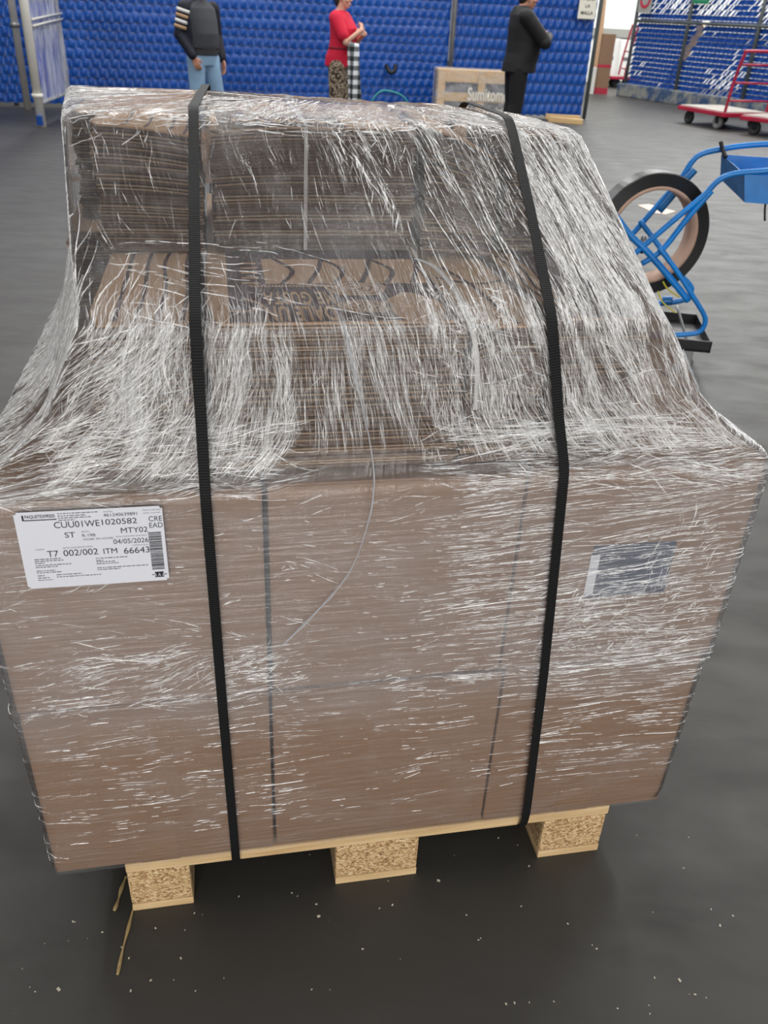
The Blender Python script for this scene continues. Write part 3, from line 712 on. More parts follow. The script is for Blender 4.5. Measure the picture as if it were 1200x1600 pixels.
# ------------------------------------------------------------------ stretch film
KEYS = [  # rows: subdivisions to the next, then front-left, front-right, back-right, back-left as (u, v, z)
    (3, (-0.108, -0.008, 0.124), (0.912, -0.008, 0.128), (0.912, 0.990, 0.124), (-0.108, 0.990, 0.124)),
    (22, (-0.110, -0.009, 0.15), (0.918, -0.009, 0.15), (0.918, 0.990, 0.15), (-0.110, 0.990, 0.15)),
    (2, (-0.112, -0.010, 0.445), (0.922, -0.010, 0.445), (0.922, 0.990, 0.445), (-0.112, 0.990, 0.445)),
    (2, (-0.117, -0.012, 0.456), (0.931, -0.012, 0.458), (0.931, 0.992, 0.456), (-0.117, 0.992, 0.456)),
    (24, (-0.113, -0.010, 0.475), (0.930, -0.010, 0.475), (0.930, 0.990, 0.475), (-0.113, 0.990, 0.475)),
    (3, (-0.113, -0.010, 0.785), (0.931, -0.010, 0.792), (0.931, 0.990, 0.79), (-0.113, 0.990, 0.785)),
    (4, (-0.108, 0.000, 0.797), (0.924, 0.000, 0.806), (0.924, 0.984, 0.802), (-0.108, 0.984, 0.797)),
    (5, (-0.050, 0.009, 0.835), (0.872, 0.009, 0.835), (0.880, 0.975, 0.835), (-0.098, 0.97, 0.835)),
    (8, (-0.005, 0.013, 0.885), (0.812, 0.012, 0.885), (0.830, 0.96, 0.885), (-0.092, 0.95, 0.885)),
    (2, (0.040, 0.018, 0.985), (0.742, 0.016, 0.988), (0.765, 0.93, 0.985), (-0.085, 0.94, 0.985)),
    (22, (0.044, 0.024, 0.994), (0.735, 0.022, 0.998), (0.760, 0.92, 0.994), (-0.083, 0.93, 0.994)),
    (3, (0.010, 0.330, 1.163), (0.720, 0.325, 1.158), (0.722, 0.62, 1.150), (-0.062, 0.90, 1.150)),
    (14, (0.022, 0.350, 1.172), (0.712, 0.345, 1.166), (0.712, 0.605, 1.160), (-0.052, 0.885, 1.158)),
    (1, (0.20, 0.52, 1.179), (0.55, 0.52, 1.174), (0.55, 0.60, 1.172), (0.20, 0.66, 1.176)),
]
NS = (100, 60, 50, 60)
SMAX = sum(NS)
def ring(corners):
    out = []
    for k in range(4):
        A, B = np.array(corners[k]), np.array(corners[(k + 1) % 4])
        for i in range(NS[k]): out.append(A + (B - A) * i / NS[k])
    r = np.array(out)
    for _ in range(2): r = 0.25 * np.roll(r, 1, 0) + 0.5 * r + 0.25 * np.roll(r, -1, 0)
    return r
rows, ROWKEY = [], []
kr = [ring(k[1:]) for k in KEYS]
for i in range(len(KEYS) - 1):
    ROWKEY.append(len(rows))
    for j in range(KEYS[i][0]): rows.append(kr[i] + (kr[i + 1] - kr[i]) * j / KEYS[i][0])
ROWKEY.append(len(rows)); rows.append(kr[-1])
G = np.array(rows); NR = len(G)
cen = G.mean(1, keepdims=True)
nz1 = np.zeros((NR, SMAX))
ii, jj = np.meshgrid(np.arange(SMAX), np.arange(NR))
for _ in range(26):
    kx = RNG.integers(3, 70); ky = RNG.uniform(0.02, 0.4); nz1 += np.sin(2 * math.pi * kx * ii / SMAX + ky * jj + RNG.uniform(0, 6.28)) * RNG.uniform(0.2, 1) / 10
calm = np.where(jj < ROWKEY[6], 0.35, 1.0)
Gp = np.roll(G, -1, 1) - np.roll(G, 1, 1); Gt = np.gradient(G, axis=0)
N0 = np.cross(Gp, Gt); N0 /= np.linalg.norm(N0, axis=2, keepdims=True) + 1e-9
G = G + N0 * (nz1 * calm * 0.0035)[..., None]
film = thing('stretch_film', 'clear crinkled stretch film wrapped around the whole pallet load', 'film', PM)
vs = G.reshape(-1, 3); fs = []
for j in range(NR - 1):
    for i in range(SMAX): a = j * SMAX + i; b = j * SMAX + (i + 1) % SMAX; fs.append((a, b, b + SMAX, a + SMAX))
fs.append(tuple((NR - 1) * SMAX + i for i in range(SMAX)))
sh = pyobj('wrap_sheet', vs, fs, M['film'], film, True)
uv = sh.data.uv_layers.new(name='UVMap'); L = np.zeros(len(sh.data.loops), int); sh.data.loops.foreach_get('vertex_index', L)
hgt = np.concatenate([[0], np.cumsum(np.linalg.norm(np.diff(G[:, 20], axis=0), axis=1))])
hgt = G[:, 20, 2].copy(); hgt[ROWKEY[10]:] = hgt[ROWKEY[10]] + np.concatenate([[0], np.cumsum(np.linalg.norm(np.diff(G[ROWKEY[10]:, 20], axis=0), axis=1))])
arc = np.concatenate([np.linspace(0, 1.03, NS[0], False), np.linspace(1.03, 2.03, NS[1], False), np.linspace(2.03, 3.06, NS[2], False), np.linspace(3.06, 4.06, NS[3], False)])
U = np.stack([arc[L % SMAX], hgt[np.minimum(L // SMAX, NR - 1)]], 1).astype(np.float32)
uv.data.foreach_set('uv', U.ravel())

def surf(I, J):
    J = np.clip(J, 0, NR - 1.001); i0 = np.floor(I).astype(int); j0 = np.floor(J).astype(int); a = (I - i0)[:, None]; b = (J - j0)[:, None]
    i1 = (i0 + 1) % SMAX; i0 = i0 % SMAX
    return (G[j0, i0] * (1 - a) + G[j0, i1] * a) * (1 - b) + (G[j0 + 1, i0] * (1 - a) + G[j0 + 1, i1] * a) * b
CV, CF = [], []; CN = 0
def wavefield(seed, n=14, fmax=26):
    r = np.random.default_rng(seed)
    k = [(r.integers(2, fmax), r.uniform(0.05, 0.9), r.uniform(0, 6.28), r.uniform(0.4, 1)) for _ in range(n)]
    def f(I, J): return sum(w_ * np.sin(2 * math.pi * a * I / SMAX + b * J * (1 if i % 2 else -1) + c) for i, (a, b, c, w_) in enumerate(k)) / (0.5 * math.sqrt(n))
    return f
FLOW, CLUMP = wavefield(3, 12, 24), wavefield(5, 26, 90)
K = ROWKEY; FR = NS[0]
def creases(n, s0, s1, r0, r1, ang, spread, len_lo, len_hi, wd_lo, wd_hi, flow=6.0, clump=0.8, curl=0.12, steps=7, dens=None, lift=0.0012):
    """n creases with painted white glints on the film between perimeter samples s0..s1 and rows r0..r1, running at ang degrees from the horizontal."""
    global CN
    n = int(n * 1.6)
    I = RNG.uniform(s0, s1, n); J = RNG.uniform(r0, r1, n)
    pr = np.clip(0.62 + clump * CLUMP(I, J), 0.04, 1)
    pr = pr * np.where((I > 30) & (I < 56) & (J > K[9] - 3) & (J < K[10] + 9), 0.3, 1.0)
    if dens is not None: pr = pr * dens((I - s0) / (s1 - s0), (J - r0) / (r1 - r0))
    keep = RNG.random(n) < pr; I, J = I[keep], J[keep]; n = len(I)
    if n == 0: return
    x_, y_ = (I - s0) / (s1 - s0), (J - r0) / (r1 - r0)
    a0 = np.radians(ang(x_, y_) if callable(ang) else np.full(n, float(ang))) + np.radians(spread) * RNG.normal(size=n) * np.where(RNG.random(n) < 0.12, 2.5, 0.7)
    Ln = len_lo * (len_hi / len_lo) ** (RNG.random(n) ** 1.6); W = (wd_lo + (wd_hi - wd_lo) * RNG.random(n) ** 2.5)
    c = RNG.normal(size=n) * curl; tilt = RNG.normal(size=n) * 0.5; pts = []
    for k in range(steps):
        Ps = surf(I + 0.6, J) - surf(I - 0.6, J); Pt = surf(I, J + 0.6) - surf(I, J - 0.6)
        ls = np.linalg.norm(Ps, axis=1) / 1.2 + 1e-6; lt = np.linalg.norm(Pt, axis=1) / 1.2 + 1e-6
        a = a0 + np.radians(flow) * FLOW(I, J)
        N = np.cross(Ps, Pt); N /= np.linalg.norm(N, axis=1, keepdims=True) + 1e-9
        d = np.cos(a)[:, None] * Ps / (1.2 * ls[:, None]) + np.sin(a)[:, None] * Pt / (1.2 * lt[:, None])
        d /= np.linalg.norm(d, axis=1, keepdims=True) + 1e-9
        p = surf(I, J); side = np.cross(N, d); f = math.sin(math.pi * (0.06 + 0.88 * k / (steps - 1)))
        f = f * np.where((I > 31) & (I < 55.5) & (J > K[10] - 0.5) & (J < K[10] + 8.5), 0.14, 1.0)
        w2 = (W * f / 2)[:, None]; h = (W * f * 0.42)[:, None]
        pts.append((p - side * w2 + N * (lift - 0.0008), p + N * (lift + h) + side * w2 * tilt[:, None] * 0.5, p + side * w2 + N * (lift - 0.0008)))
        ds = Ln / (steps - 1); I = I + np.cos(a) * ds / ls; J = J + np.sin(a) * ds / lt; a0 = a0 + c * (1.0 / steps)
    A = np.array(pts)                                        # steps, 3, n, 3
    A = A.transpose(2, 0, 1, 3).reshape(n * steps * 3, 3)
    base = (CN + np.arange(n) * steps * 3)[:, None]
    q = []
    for k in range(steps - 1):
        for e in range(2): q.append([k * 3 + e, k * 3 + e + 1, k * 3 + 3 + e + 1, k * 3 + 3 + e])
    q = np.array(q).reshape(1, -1); F = (base + q).reshape(-1, 4)
    CV.append(A); CF.append(F); CN += len(A)
R_bot, R_mid, R_top, R_edge, R_lb, R_sl, R_ut, R_cap = K[1], K[3], K[5], K[6], K[9], K[10], K[11], K[12]
# lower cartons: sparse dashes, lying nearly level
creases(260, 3, 38, R_bot + 3, R_mid - 2, 2.0, 2, 0.010, 0.09, 0.0004, 0.0012, 3)
creases(300, 66, 97, R_bot + 2, R_mid + 1, 1.5, 2, 0.03, 0.16, 0.0005, 0.0016, 2, dens=lambda x, y: np.clip(1.6 * y - 0.1, 0.03, 1) * np.clip(3 * x, 0.2, 1) * np.clip(6 * (1 - x), 0.15, 1))
creases(330, 48, 97, R_bot + 2, R_mid + 1, 1.5, 2.5, 0.015, 0.13, 0.0005, 0.0015, 3, dens=lambda x, y: 0.1 + 0.9 * y)
creases(90, 30, 60, R_bot + 2, R_mid, 2.0, 4, 0.005, 0.03, 0.0004, 0.0009)
# upper cartons
creases(1150, 54, 99, R_mid, R_top, lambda x, y: 1 + 4 * y, 2.5, 0.030, 0.20, 0.0004, 0.0017, 2.5, dens=lambda x, y: np.where(x > 0.85, 0.35, 0.8))
creases(420, 42, 72, R_mid, R_top, 1, 5, 0.006, 0.06, 0.0004, 0.0011, 4)
creases(330, 2, 40, R_mid, R_top, 4, 16, 0.006, 0.06, 0.0004, 0.0010, 10)
creases(420, 2, 34, R_mid, R_mid + 8, 7, 8, 0.010, 0.09, 0.0004, 0.0013, 8)
creases(90, 24, 34, R_mid + 3, R_mid + 7, 20, 50, 0.006, 0.03, 0.0006, 0.0016, 20)
creases(520, 70, 97, R_mid + 3, R_mid + 12, 8, 40, 0.004, 0.03, 0.0004, 0.0014, 30)
creases(120, 84, 95, R_mid + 8, R_mid + 20, 55, 25, 0.006, 0.05, 0.0004, 0.0010, 15)
# the pulled band just above the carton edge
creases(900, 52, 99, R_top - 1, R_edge + 7, lambda x, y: 3 - 8 * (1 - x), 6, 0.03, 0.18, 0.0004, 0.0017, 5)
creases(800, 0, 34, R_top, R_edge + 8, lambda x, y: 6 - 3 * y, 10, 0.01, 0.10, 0.0004, 0.0013, 8)
# pulled film in front of the lower bundles: dense fine hair, mostly upright
creases(4300, 8, 34, R_edge, R_lb, lambda x, y: 92 - 4 * x, 9, 0.016, 0.09, 0.0003, 0.0010, 6, 0.3)
creases(1250, 34, 54, R_edge + 3, R_lb, lambda x, y: 97, 4, 0.03, 0.15, 0.0003, 0.0010, 3, 0.5)
creases(3900, 53, 99, R_edge + 1, R_lb + 1, lambda x, y: 93, 8, 0.016, 0.11, 0.0003, 0.0011, 5, 0.35)
creases(800, 74, 99, R_edge + 1, R_lb + 2, lambda x, y: 92, 7, 0.03, 0.12, 0.0004, 0.0014, 5, 0.4)
creases(420, 52, 97, R_edge + 1, R_lb, lambda x, y: -12, 25, 0.01, 0.09, 0.0004, 0.0014, 12)
creases(900, 0, 14, R_top, R_lb, lambda x, y: 6 + 60 * y, 8, 0.02, 0.12, 0.0004, 0.0013, 6, 0.5)
creases(420, 2, 14, R_edge + 1, R_lb, 75, 14, 0.02, 0.12, 0.0004, 0.0012)
# sloping film over the printed tops and the upper bundles: long separate streaks
creases(170, 3, 52, R_sl, R_ut, lambda x, y: 96 - 4 * x, 6, 0.02, 0.14, 0.0003, 0.0010, 5, 0.5)
creases(90, 3, 52, R_sl + 8, R_ut, lambda x, y: 96 - 4 * x, 8, 0.02, 0.10, 0.0003, 0.0010, 5, 0.5)
creases(230, 40, 66, R_sl, R_ut, lambda x, y: 96, 4, 0.025, 0.16, 0.0003, 0.0011, 4, 0.6)
creases(270, 64, 86, R_sl, R_ut, lambda x, y: 96, 4, 0.03, 0.20, 0.0004, 0.0016, 3, 0.6)
creases(1350, 84, 112, R_sl - 3, R_ut, lambda x, y: 94, 2.5, 0.06, 0.28, 0.0004, 0.0015, 2, 0.5)
creases(60, 3, 45, R_sl - 1, R_sl + 8, -10, 6, 0.03, 0.12, 0.0004, 0.0010, 4)
creases(260, 56, 70, R_sl - 3, R_sl + 3, 20, 60, 0.004, 0.03, 0.0004, 0.0016, 30)
creases(110, 50, 60, R_sl + 8, R_ut, 92, 10, 0.02, 0.07, 0.0005, 0.0024, 10)
# top edge and cap
creases(420, 0, 98, R_ut - 3, R_cap + 2, 80, 30, 0.008, 0.04, 0.0004, 0.0015, 15)
creases(450, 0, 100, R_cap, NR - 3, lambda x, y: 70 - 30 * (x - 0.5), 14, 0.02, 0.14, 0.0004, 0.0015, 8)
creases(160, 0, 100, R_ut - 1, R_cap, 3, 5, 0.02, 0.08, 0.0004, 0.0014)
# left and right sides
sl0 = SMAX - NS[3]
creases(1600, sl0, SMAX, R_edge, R_ut, lambda x, y: 86, 12, 0.03, 0.18, 0.0004, 0.0014)
creases(1700, SMAX - 50, SMAX, R_top, R_lb + 3, lambda x, y: 60 + 25 * y, 10, 0.03, 0.16, 0.0004, 0.0014, 6, 0.5)
creases(500, sl0, SMAX, R_bot, R_edge, 0, 7, 0.02, 0.12, 0.0004, 0.0012)
creases(500, FR, FR + NS[1], R_bot, R_edge, 0, 7, 0.02, 0.12, 0.0004, 0.0013)
creases(1300, FR, FR + NS[1], R_edge, R_ut, 90, 10, 0.03, 0.16, 0.0004, 0.0016)
cr = pyobj('film_crease_glint', np.concatenate(CV), [], M['crease'], film)  # raised creases of the film, coloured white to stand for its highlights
cm = cr.data; F = np.concatenate(CF); cm.clear_geometry()
VV = np.concatenate(CV).astype(np.float32)
cm.vertices.add(len(VV)); cm.vertices.foreach_set('co', VV.ravel())
cm.loops.add(F.size); cm.loops.foreach_set('vertex_index', F.ravel().astype(np.int32))
cm.polygons.add(len(F)); cm.polygons.foreach_set('loop_start', np.arange(0, F.size, 4, dtype=np.int32)); cm.polygons.foreach_set('loop_total', np.full(len(F), 4, dtype=np.int32))
cm.polygons.foreach_set('use_smooth', [True] * len(F)); cm.update(calc_edges=True); cm.validate()
cr['kind'] = 'stuff'
# the twisted free edge of the film that runs down the middle of the front
fe = [loc_v(535, 500, 0.02), loc_v(558, 600, 0.010), loc_v(577, 690, 0.006), loc_v(583, 755, -0.004), loc_v(572, 820, -0.013), loc_v(545, 890, -0.013), loc_v(500, 945, -0.013), loc_v(440, 1005, -0.013)]
pth = smooth_path([(a, b - 0.006, c) for a, b, c in fe], 7)
obj('film_edge', sweep(bmesh.new(), pth, [(0.003 + 0.0015 * math.sin(i * 1.3), 0.0010) for i in range(len(pth))], 6), M['gate_film'], film, True)
vs = [loc_v(1058, 555, 0.10), loc_v(1068, 545, 0.10), loc_v(1092, 605, 0.06), loc_v(1096, 622, 0.06), loc_v(1050, 575, 0.08)]
pyobj('film_flap', vs, [(0, 1, 2, 3, 4)], M['gate_film'], film)

# ------------------------------------------------------------------ the two black straps round the load
def strap(label, path, wd=0.0132):
    t = tag(bpy.data.objects.new('black_strap', bpy.data.meshes.new('black_strap')), label, 'strap', 'black straps round the load'); COL.objects.link(t)
    pts = [Vector(p) for p in path]
    for _ in range(3):                                       # cut the corners three times
        q = [pts[0]]
        for a, b in zip(pts, pts[1:]):
            e = min(0.25, 0.010 / max(1e-6, (b - a).length)); q += [a + (b - a) * e, a + (b - a) * (1 - e)]
        pts = q + [pts[-1]]
    n = len(pts); vs, fs, vv = [], [], []
    l = 0.0
    for i, p in enumerate(pts):
        if i: l += (pts[i] - pts[i - 1]).length
        d = (pts[(i + 1) % n] - pts[i - 1]); d = (pts[min(i + 1, n - 1)] - pts[max(i - 1, 0)]).normalized()
        side = (Vector((1, 0, 0)) - d * d.x).normalized(); nn = side.cross(d).normalized() * 0.0007
        s = side * wd / 2
        vs += [p - s - nn, p + s - nn, p + s + nn, p - s + nn]; vv += [l] * 4
    for i in range(n - 1):
        a = 4 * i
        for k in range(4): fs.append((a + k, a + (k + 1) % 4, a + 4 + (k + 1) % 4, a + 4 + k))
    t.data.from_pydata([tuple(v) for v in vs], [], fs); t.data.materials.append(M['strap'])
    uvl = t.data.uv_layers.new(name='UVMap')
    for lp in t.data.loops: uvl.data[lp.index].uv = ((lp.vertex_index % 4) in (1, 2), vv[lp.vertex_index])
    t.matrix_world = PM; bmm = bmesh.new(); bmm.from_mesh(t.data); bmesh.ops.recalc_face_normals(bmm, faces=bmm.faces); bmm.to_mesh(t.data); bmm.free()
def uz(px, py, v): a = loc_v(px, py, v); return a
def strap_path(top, vb, a, b, c, mid, d):
    ua, ub, uc, um, ud = (loc_v(*q)[0] for q in (a, b, c, mid, d))
    return [(top, 0.995, 0.80), (top, 0.94, 0.99), (top, vb + 0.005, 1.160), (top, vb - 0.03, 1.178), (ua, 0.352, 1.181), (ua, 0.326, 1.170), (ua * .5 + ub * .5, 0.17, 1.088), (ub, 0.018, 1.000), (ub, 0.006, 0.985),
            (ub * .4 + uc * .6, -0.004, 0.87), (uc, -0.012, 0.806), (uc, -0.0165, 0.785), (um, -0.0165, 0.46), (ud, -0.0145, 0.14), (ud, -0.008, 0.098), (ud, 0.02, 0.0945), (ud, 0.98, 0.0945), (ud, 0.998, 0.12), (ud, 1.0, 0.45), (top, 0.998, 0.78), (top, 0.995, 0.80)]
strap('left black woven strap running down beside the white shipping label', strap_path(0.193, 0.80, (304, 205, 0.335), (305, 505, 0.01), (320, 760, -0.015), (346, 1080, -0.015), (368, 1335, -0.015)))
strap('right black woven strap, bent over the carton edge and angled inward', strap_path(0.618, 0.625, (792, 235, 0.335), (864, 500, 0.01), (882, 742, -0.015), (848, 1060, -0.015), (822, 1278, -0.015)))

# ------------------------------------------------------------------ shipping label
lc = [loc_v(*q, -0.0135) for q in ((20, 795), (251, 793), (258, 912), (42, 913))]
LW = 0.168; LH = 0.108
lx = 0.5 * (lc[0][0] + lc[3][0]); lz = 0.5 * (lc[2][2] + lc[3][2])
label = thing('shipping_label', 'white printed shipping label stuck on the film at upper left', 'label', at(lx, -0.0142, lz) @ Matrix.Rotation(math.atan2(lc[1][2] - lc[0][2], lc[1][0] - lc[0][0]), 4, 'Y') if False else at(lx, -0.0142, lz))
bm = BX(0, LW, -0.0004, 0.0004, 0, LH); bm.edges.ensure_lookup_table()
bmesh.ops.bevel(bm, geom=[e for e in bm.edges if abs(e.verts[0].co.y - e.verts[1].co.y) > 0.0005], offset=0.003, segments=3, affect='EDGES')
obj('paper', bm, M['white_paper'], label)
# positions on the label are fractions measured on its face: x from the left, y from the top
def ltext(body, x0, x1, y0, y1, mat='ink', bold=0.0):
    if len(body) == 0: return
    lettering('lettering', body, M[mat], label, Matrix.Translation((x0 * LW, -0.0005, (1 - y1) * LH)) @ RX, (x1 - x0) * LW, (y1 - y0) * LH, bold)
def lbar(x0, x1, y0, y1, mat='ink', nm='printed_bar', lift=0.0005):
    return obj(nm, BX(x0 * LW, x1 * LW, -lift - 0.0001, -lift + 0.0001, (1 - y1) * LH, (1 - y0) * LH), M[mat], label)
lbar(0.052, 0.064, 0.035, 0.105); lbar(0.064, 0.28, 0.095, 0.107); ltext('PAQUETEXPRESS', 0.073, 0.272, 0.035, 0.083, bold=0.015)
ltext('461240639891', 0.595, 0.825, 0.06, 0.10)
ltext('CUU01WE', 0.255, 0.562, 0.135, 0.215); ltext('1020582', 0.578, 0.818, 0.133, 0.205)
ltext('CRE', 0.90, 0.993, 0.125, 0.19); ltext('EAD', 0.90, 0.993, 0.21, 0.275)
ltext('ST', 0.315, 0.385, 0.275, 0.345); ltext('RUTA:', 0.432, 0.485, 0.268, 0.288, 'grey_ink'); ltext('R-19B', 0.432, 0.522, 0.308, 0.346)
ltext('MTY02', 0.70, 0.885, 0.255, 0.325); ltext('ACUSE: SIN ACUSE', 0.432, 0.640, 0.368, 0.39)
ltext('04/05/2026', 0.638, 0.882, 0.40, 0.462)
ltext('T7', 0.175, 0.25, 0.505, 0.585); ltext('002/002', 0.285, 0.522, 0.505, 0.585); ltext('ITM', 0.56, 0.655, 0.515, 0.585); ltext('66643', 0.702, 0.882, 0.52, 0.60)
ltext('TARIMA', 0.10, 0.16, 0.472, 0.488, 'grey_ink'); ltext('ARTICULOS ENVIO/ITEMS', 0.285, 0.49, 0.468, 0.486, 'grey_ink')
ltext('RASTREO', 0.60, 0.66, 0.03, 0.045, 'grey_ink'); ltext('FECHA: 02/05/2026', 0.865, 0.99, 0.035, 0.05, 'grey_ink'); ltext('HORA: 15:26 HRS', 0.865, 0.985, 0.073, 0.088, 'grey_ink')
ltext('FECHA COMPROMISO DE ENTREGA', 0.66, 0.875, 0.36, 0.375, 'grey_ink'); ltext('CODIGO POSTAL', 0.765, 0.88, 0.485, 0.50, 'grey_ink')
r = random.Random(4)
def fine_print(x0, x1, y, h=0.011):                             # print too fine to read in the photograph: broken dashes
    x = x0
    while x < x1:
        w_ = r.uniform(0.008, 0.035); lbar(x, min(x + w_, x1), y, y + h, 'grey_ink', 'fine_print'); x += w_ + 0.006
for y, a, b in ((0.028, 0.29, 0.56), (0.058, 0.29, 0.48), (0.085, 0.29, 0.51), (0.112, 0.29, 0.4), (0.605, 0.08, 0.26), (0.63, 0.08, 0.28), (0.655, 0.08, 0.15), (0.685, 0.08, 0.33), (0.71, 0.08, 0.23), (0.76, 0.08, 0.21), (0.785, 0.08, 0.25), (0.825, 0.08, 0.13), (0.825, 0.21, 0.39), (0.855, 0.08, 0.16), (0.855, 0.21, 0.52), (0.885, 0.08, 0.18), (0.635, 0.50, 0.72), (0.665, 0.50, 0.55), (0.685, 0.50, 0.63), (0.71, 0.50, 0.66), (0.765, 0.50, 0.86), (0.79, 0.50, 0.66)): fine_print(a, b, y)
y = 0.335
bm = bmesh.new()
while y < 0.83:
    h = r.choice((0.003, 0.005, 0.008, 0.012)); box(bm, 0.885 * LW, 0.975 * LW, -0.0006, -0.0004, (1 - y - h) * LH, (1 - y) * LH); y += h + r.choice((0.003, 0.005, 0.008))
obj('barcode', bm, M['ink'], label)
bm = BX(0.88 * LW, 0.985 * LW, -0.0006, -0.0004, 0.05 * LH, 0.125 * LH); bmesh.ops.bevel(bm, geom=[e for e in bm.edges if abs(e.verts[0].co.y - e.verts[1].co.y) > 0.0001], offset=0.0035, segments=4, affect='EDGES')
obj('badge', bm, M['ink'], label)
lettering('lettering', 'A A A', M['white_paper'], label, Matrix.Translation((0.893 * LW, -0.0008, 0.066 * LH)) @ RX, 0.08 * LW, 0.042 * LH, 0.0)

# ------------------------------------------------------------------ strapping cart with its coil
GC = ground(1078, 578); CYAW = math.radians(-8.0)
CUX = np.array([math.cos(CYAW), math.sin(CYAW), 0]); CNX = np.array([-CUX[1], CUX[0], 0]); DV = 0.24
CFM = Matrix.Translation(Vector(GC)) @ Matrix.Rotation(CYAW, 4, 'Z')
cart = thing('strapping_cart', 'blue tube-framed strapping trolley with tool tray, right of the load', 'cart', CFM)
def cl(px, py, dv):
    d = ray(px, py); p0 = GC + dv * CNX; q = CAMP + d * (np.dot(p0 - CAMP, CNX) / np.dot(d, CNX)) - GC
    return Vector((float(q @ CUX), float(q @ CNX), float(q[2])))
def tube(pts, dv, r=0.0115, nm='frame_tube', mat='blue_paint', n=5, par=None):
    return obj(nm, sweep(bmesh.new(), smooth_path([cl(x, y, dv if not hasattr(dv, '__len__') else dv[i]) for i, (x, y) in enumerate(pts)], n), r, 10), M[mat], par or cart, True)
h1 = tube([(1260, 258), (1200, 267), (1160, 270), (1135, 275), (1118, 286), (1100, 305), (1060, 338), (1020, 372), (985, 402)], -0.03, nm='handle')
tube([(1112, 298), (1075, 340), (1035, 390), (1003, 412)], -0.03)
h2 = tube([(1260, 222), (1200, 225), (1160, 228), (1128, 233), (1098, 240), (1082, 252), (1062, 282), (1030, 318), (990, 364), (975, 382)], DV, nm='handle')
tube([(1086, 265), (1066, 287), (1030, 330)], DV - 0.03, 0.015, mat='blue_paint_dark')
tube([(960, 335), (985, 368), (1010, 392), (1045, 432), (1076, 470)], -0.03, 0.014)
tube([(1030, 388), (1055, 420), (1082, 462), (1098, 488), (1102, 500), (1098, 513), (1085, 521), (1040, 524), (1000, 525)], -0.055, 0.0105)
tube([(1000, 345), (1030, 385), (1060, 425), (1078, 445), (1080, 455), (1070, 468), (1035, 474), (990, 476)], DV - 0.02, 0.0115)
tube([(1035, 470), (1050, 470)], DV - 0.03, 0.02, mat='blue_paint_dark')
tube([(1003, 392), (1006, 372)], [-0.03, DV], 0.012, 'axle', 'black_steel')
tube([(1058, 478), (1074, 535)], [DV - 0.1, -0.02], 0.006, 'brace', 'steel')
tube([(1036, 440), (1043, 451), (1061, 464)], -0.01, 0.0035, 'yellow_tie', 'yellow')
tube([(1028, 455), (1036, 473), (1056, 489)], -0.03, 0.003, 'yellow_tie', 'yellow')
# dolly base
b0 = cl(1111, 545, -0.06)
zb = max(0.075, b0.z - 0.02)
base = obj('base', BX(b0.x - 0.50, b0.x, -0.06, DV + 0.10, zb, zb + 0.012), M['black_steel'], cart)
for (x0, x1, y0, y1) in ((b0.x - 0.50, b0.x, -0.06, -0.05), (b0.x - 0.50, b0.x, DV + 0.09, DV + 0.10), (b0.x - 0.01, b0.x, -0.06, DV + 0.10), (b0.x - 0.5, b0.x - 0.49, -0.06, DV + 0.10)):
    obj('base_rim', BX(x0, x1, y0, y1, zb, zb + 0.05, 0.002), M['black_steel'], base)
for x in (b0.x - 0.42, b0.x - 0.08):
    for y in (-0.01, DV + 0.05):
        c = obj('caster', BX(x - 0.02, x + 0.02, y - 0.014, y + 0.014, 0.03, zb, 0.003), M['steel'], cart)
        obj('wheel', lathe(bmesh.new(), [(0.008, -0.012), (0.03, -0.012), (0.033, -0.007), (0.033, 0.007), (0.03, 0.012), (0.008, 0.012)], 20, Matrix.Translation((x, y, 0.033)) @ RX), M['grey_wheel'], c, True)
# tool tray between the handles
fA, fB = cl(1163, 272, -0.035), cl(1163, 316, -0.035); kA, kB = cl(1127, 241, DV), cl(1125, 279, DV); TL = 0.34; ex_ = Vector((TL, 0, 0)); up_ = Vector((0, 0, 0.02))
def panel(q, th, mat, par, nm='tray_side'):
    bm = bmesh.new(); q = [Vector(p) for p in q]; n = (q[1] - q[0]).cross(q[3] - q[0]).normalized() * th
    a = [bm.verts.new(p) for p in q]; b = [bm.verts.new(p + n) for p in q]
    bm.faces.new(a); bm.faces.new(list(reversed(b)))
    for k in range(4): bm.faces.new((a[k], b[k], b[(k + 1) % 4], a[(k + 1) % 4]))
    return obj(nm, bm, M[mat], par)
tray = panel((fB, fB + ex_, kB + ex_, kB), 0.003, 'blue_paint', cart, 'tray')
panel((fB, fB + ex_, fA + ex_, fA), 0.003, 'blue_paint', tray); panel((kB, kB + ex_, kA + ex_, kA), 0.003, 'blue_paint', tray)
panel((fB, kB, kA, fA), 0.003, 'blue_paint_dark', tray); panel((fB + ex_, kB + ex_, kA + ex_, fA + ex_), 0.003, 'blue_paint_dark', tray)
tube([(1126, 221), (1129, 233), (1134, 246)], [DV - 0.02, DV - 0.03, DV - 0.06], 0.008, 'lever', 'black_steel')
tube([(1196, 314), (1195, 330), (1195, 345)], -0.02, 0.004, 'cord', 'black_steel')
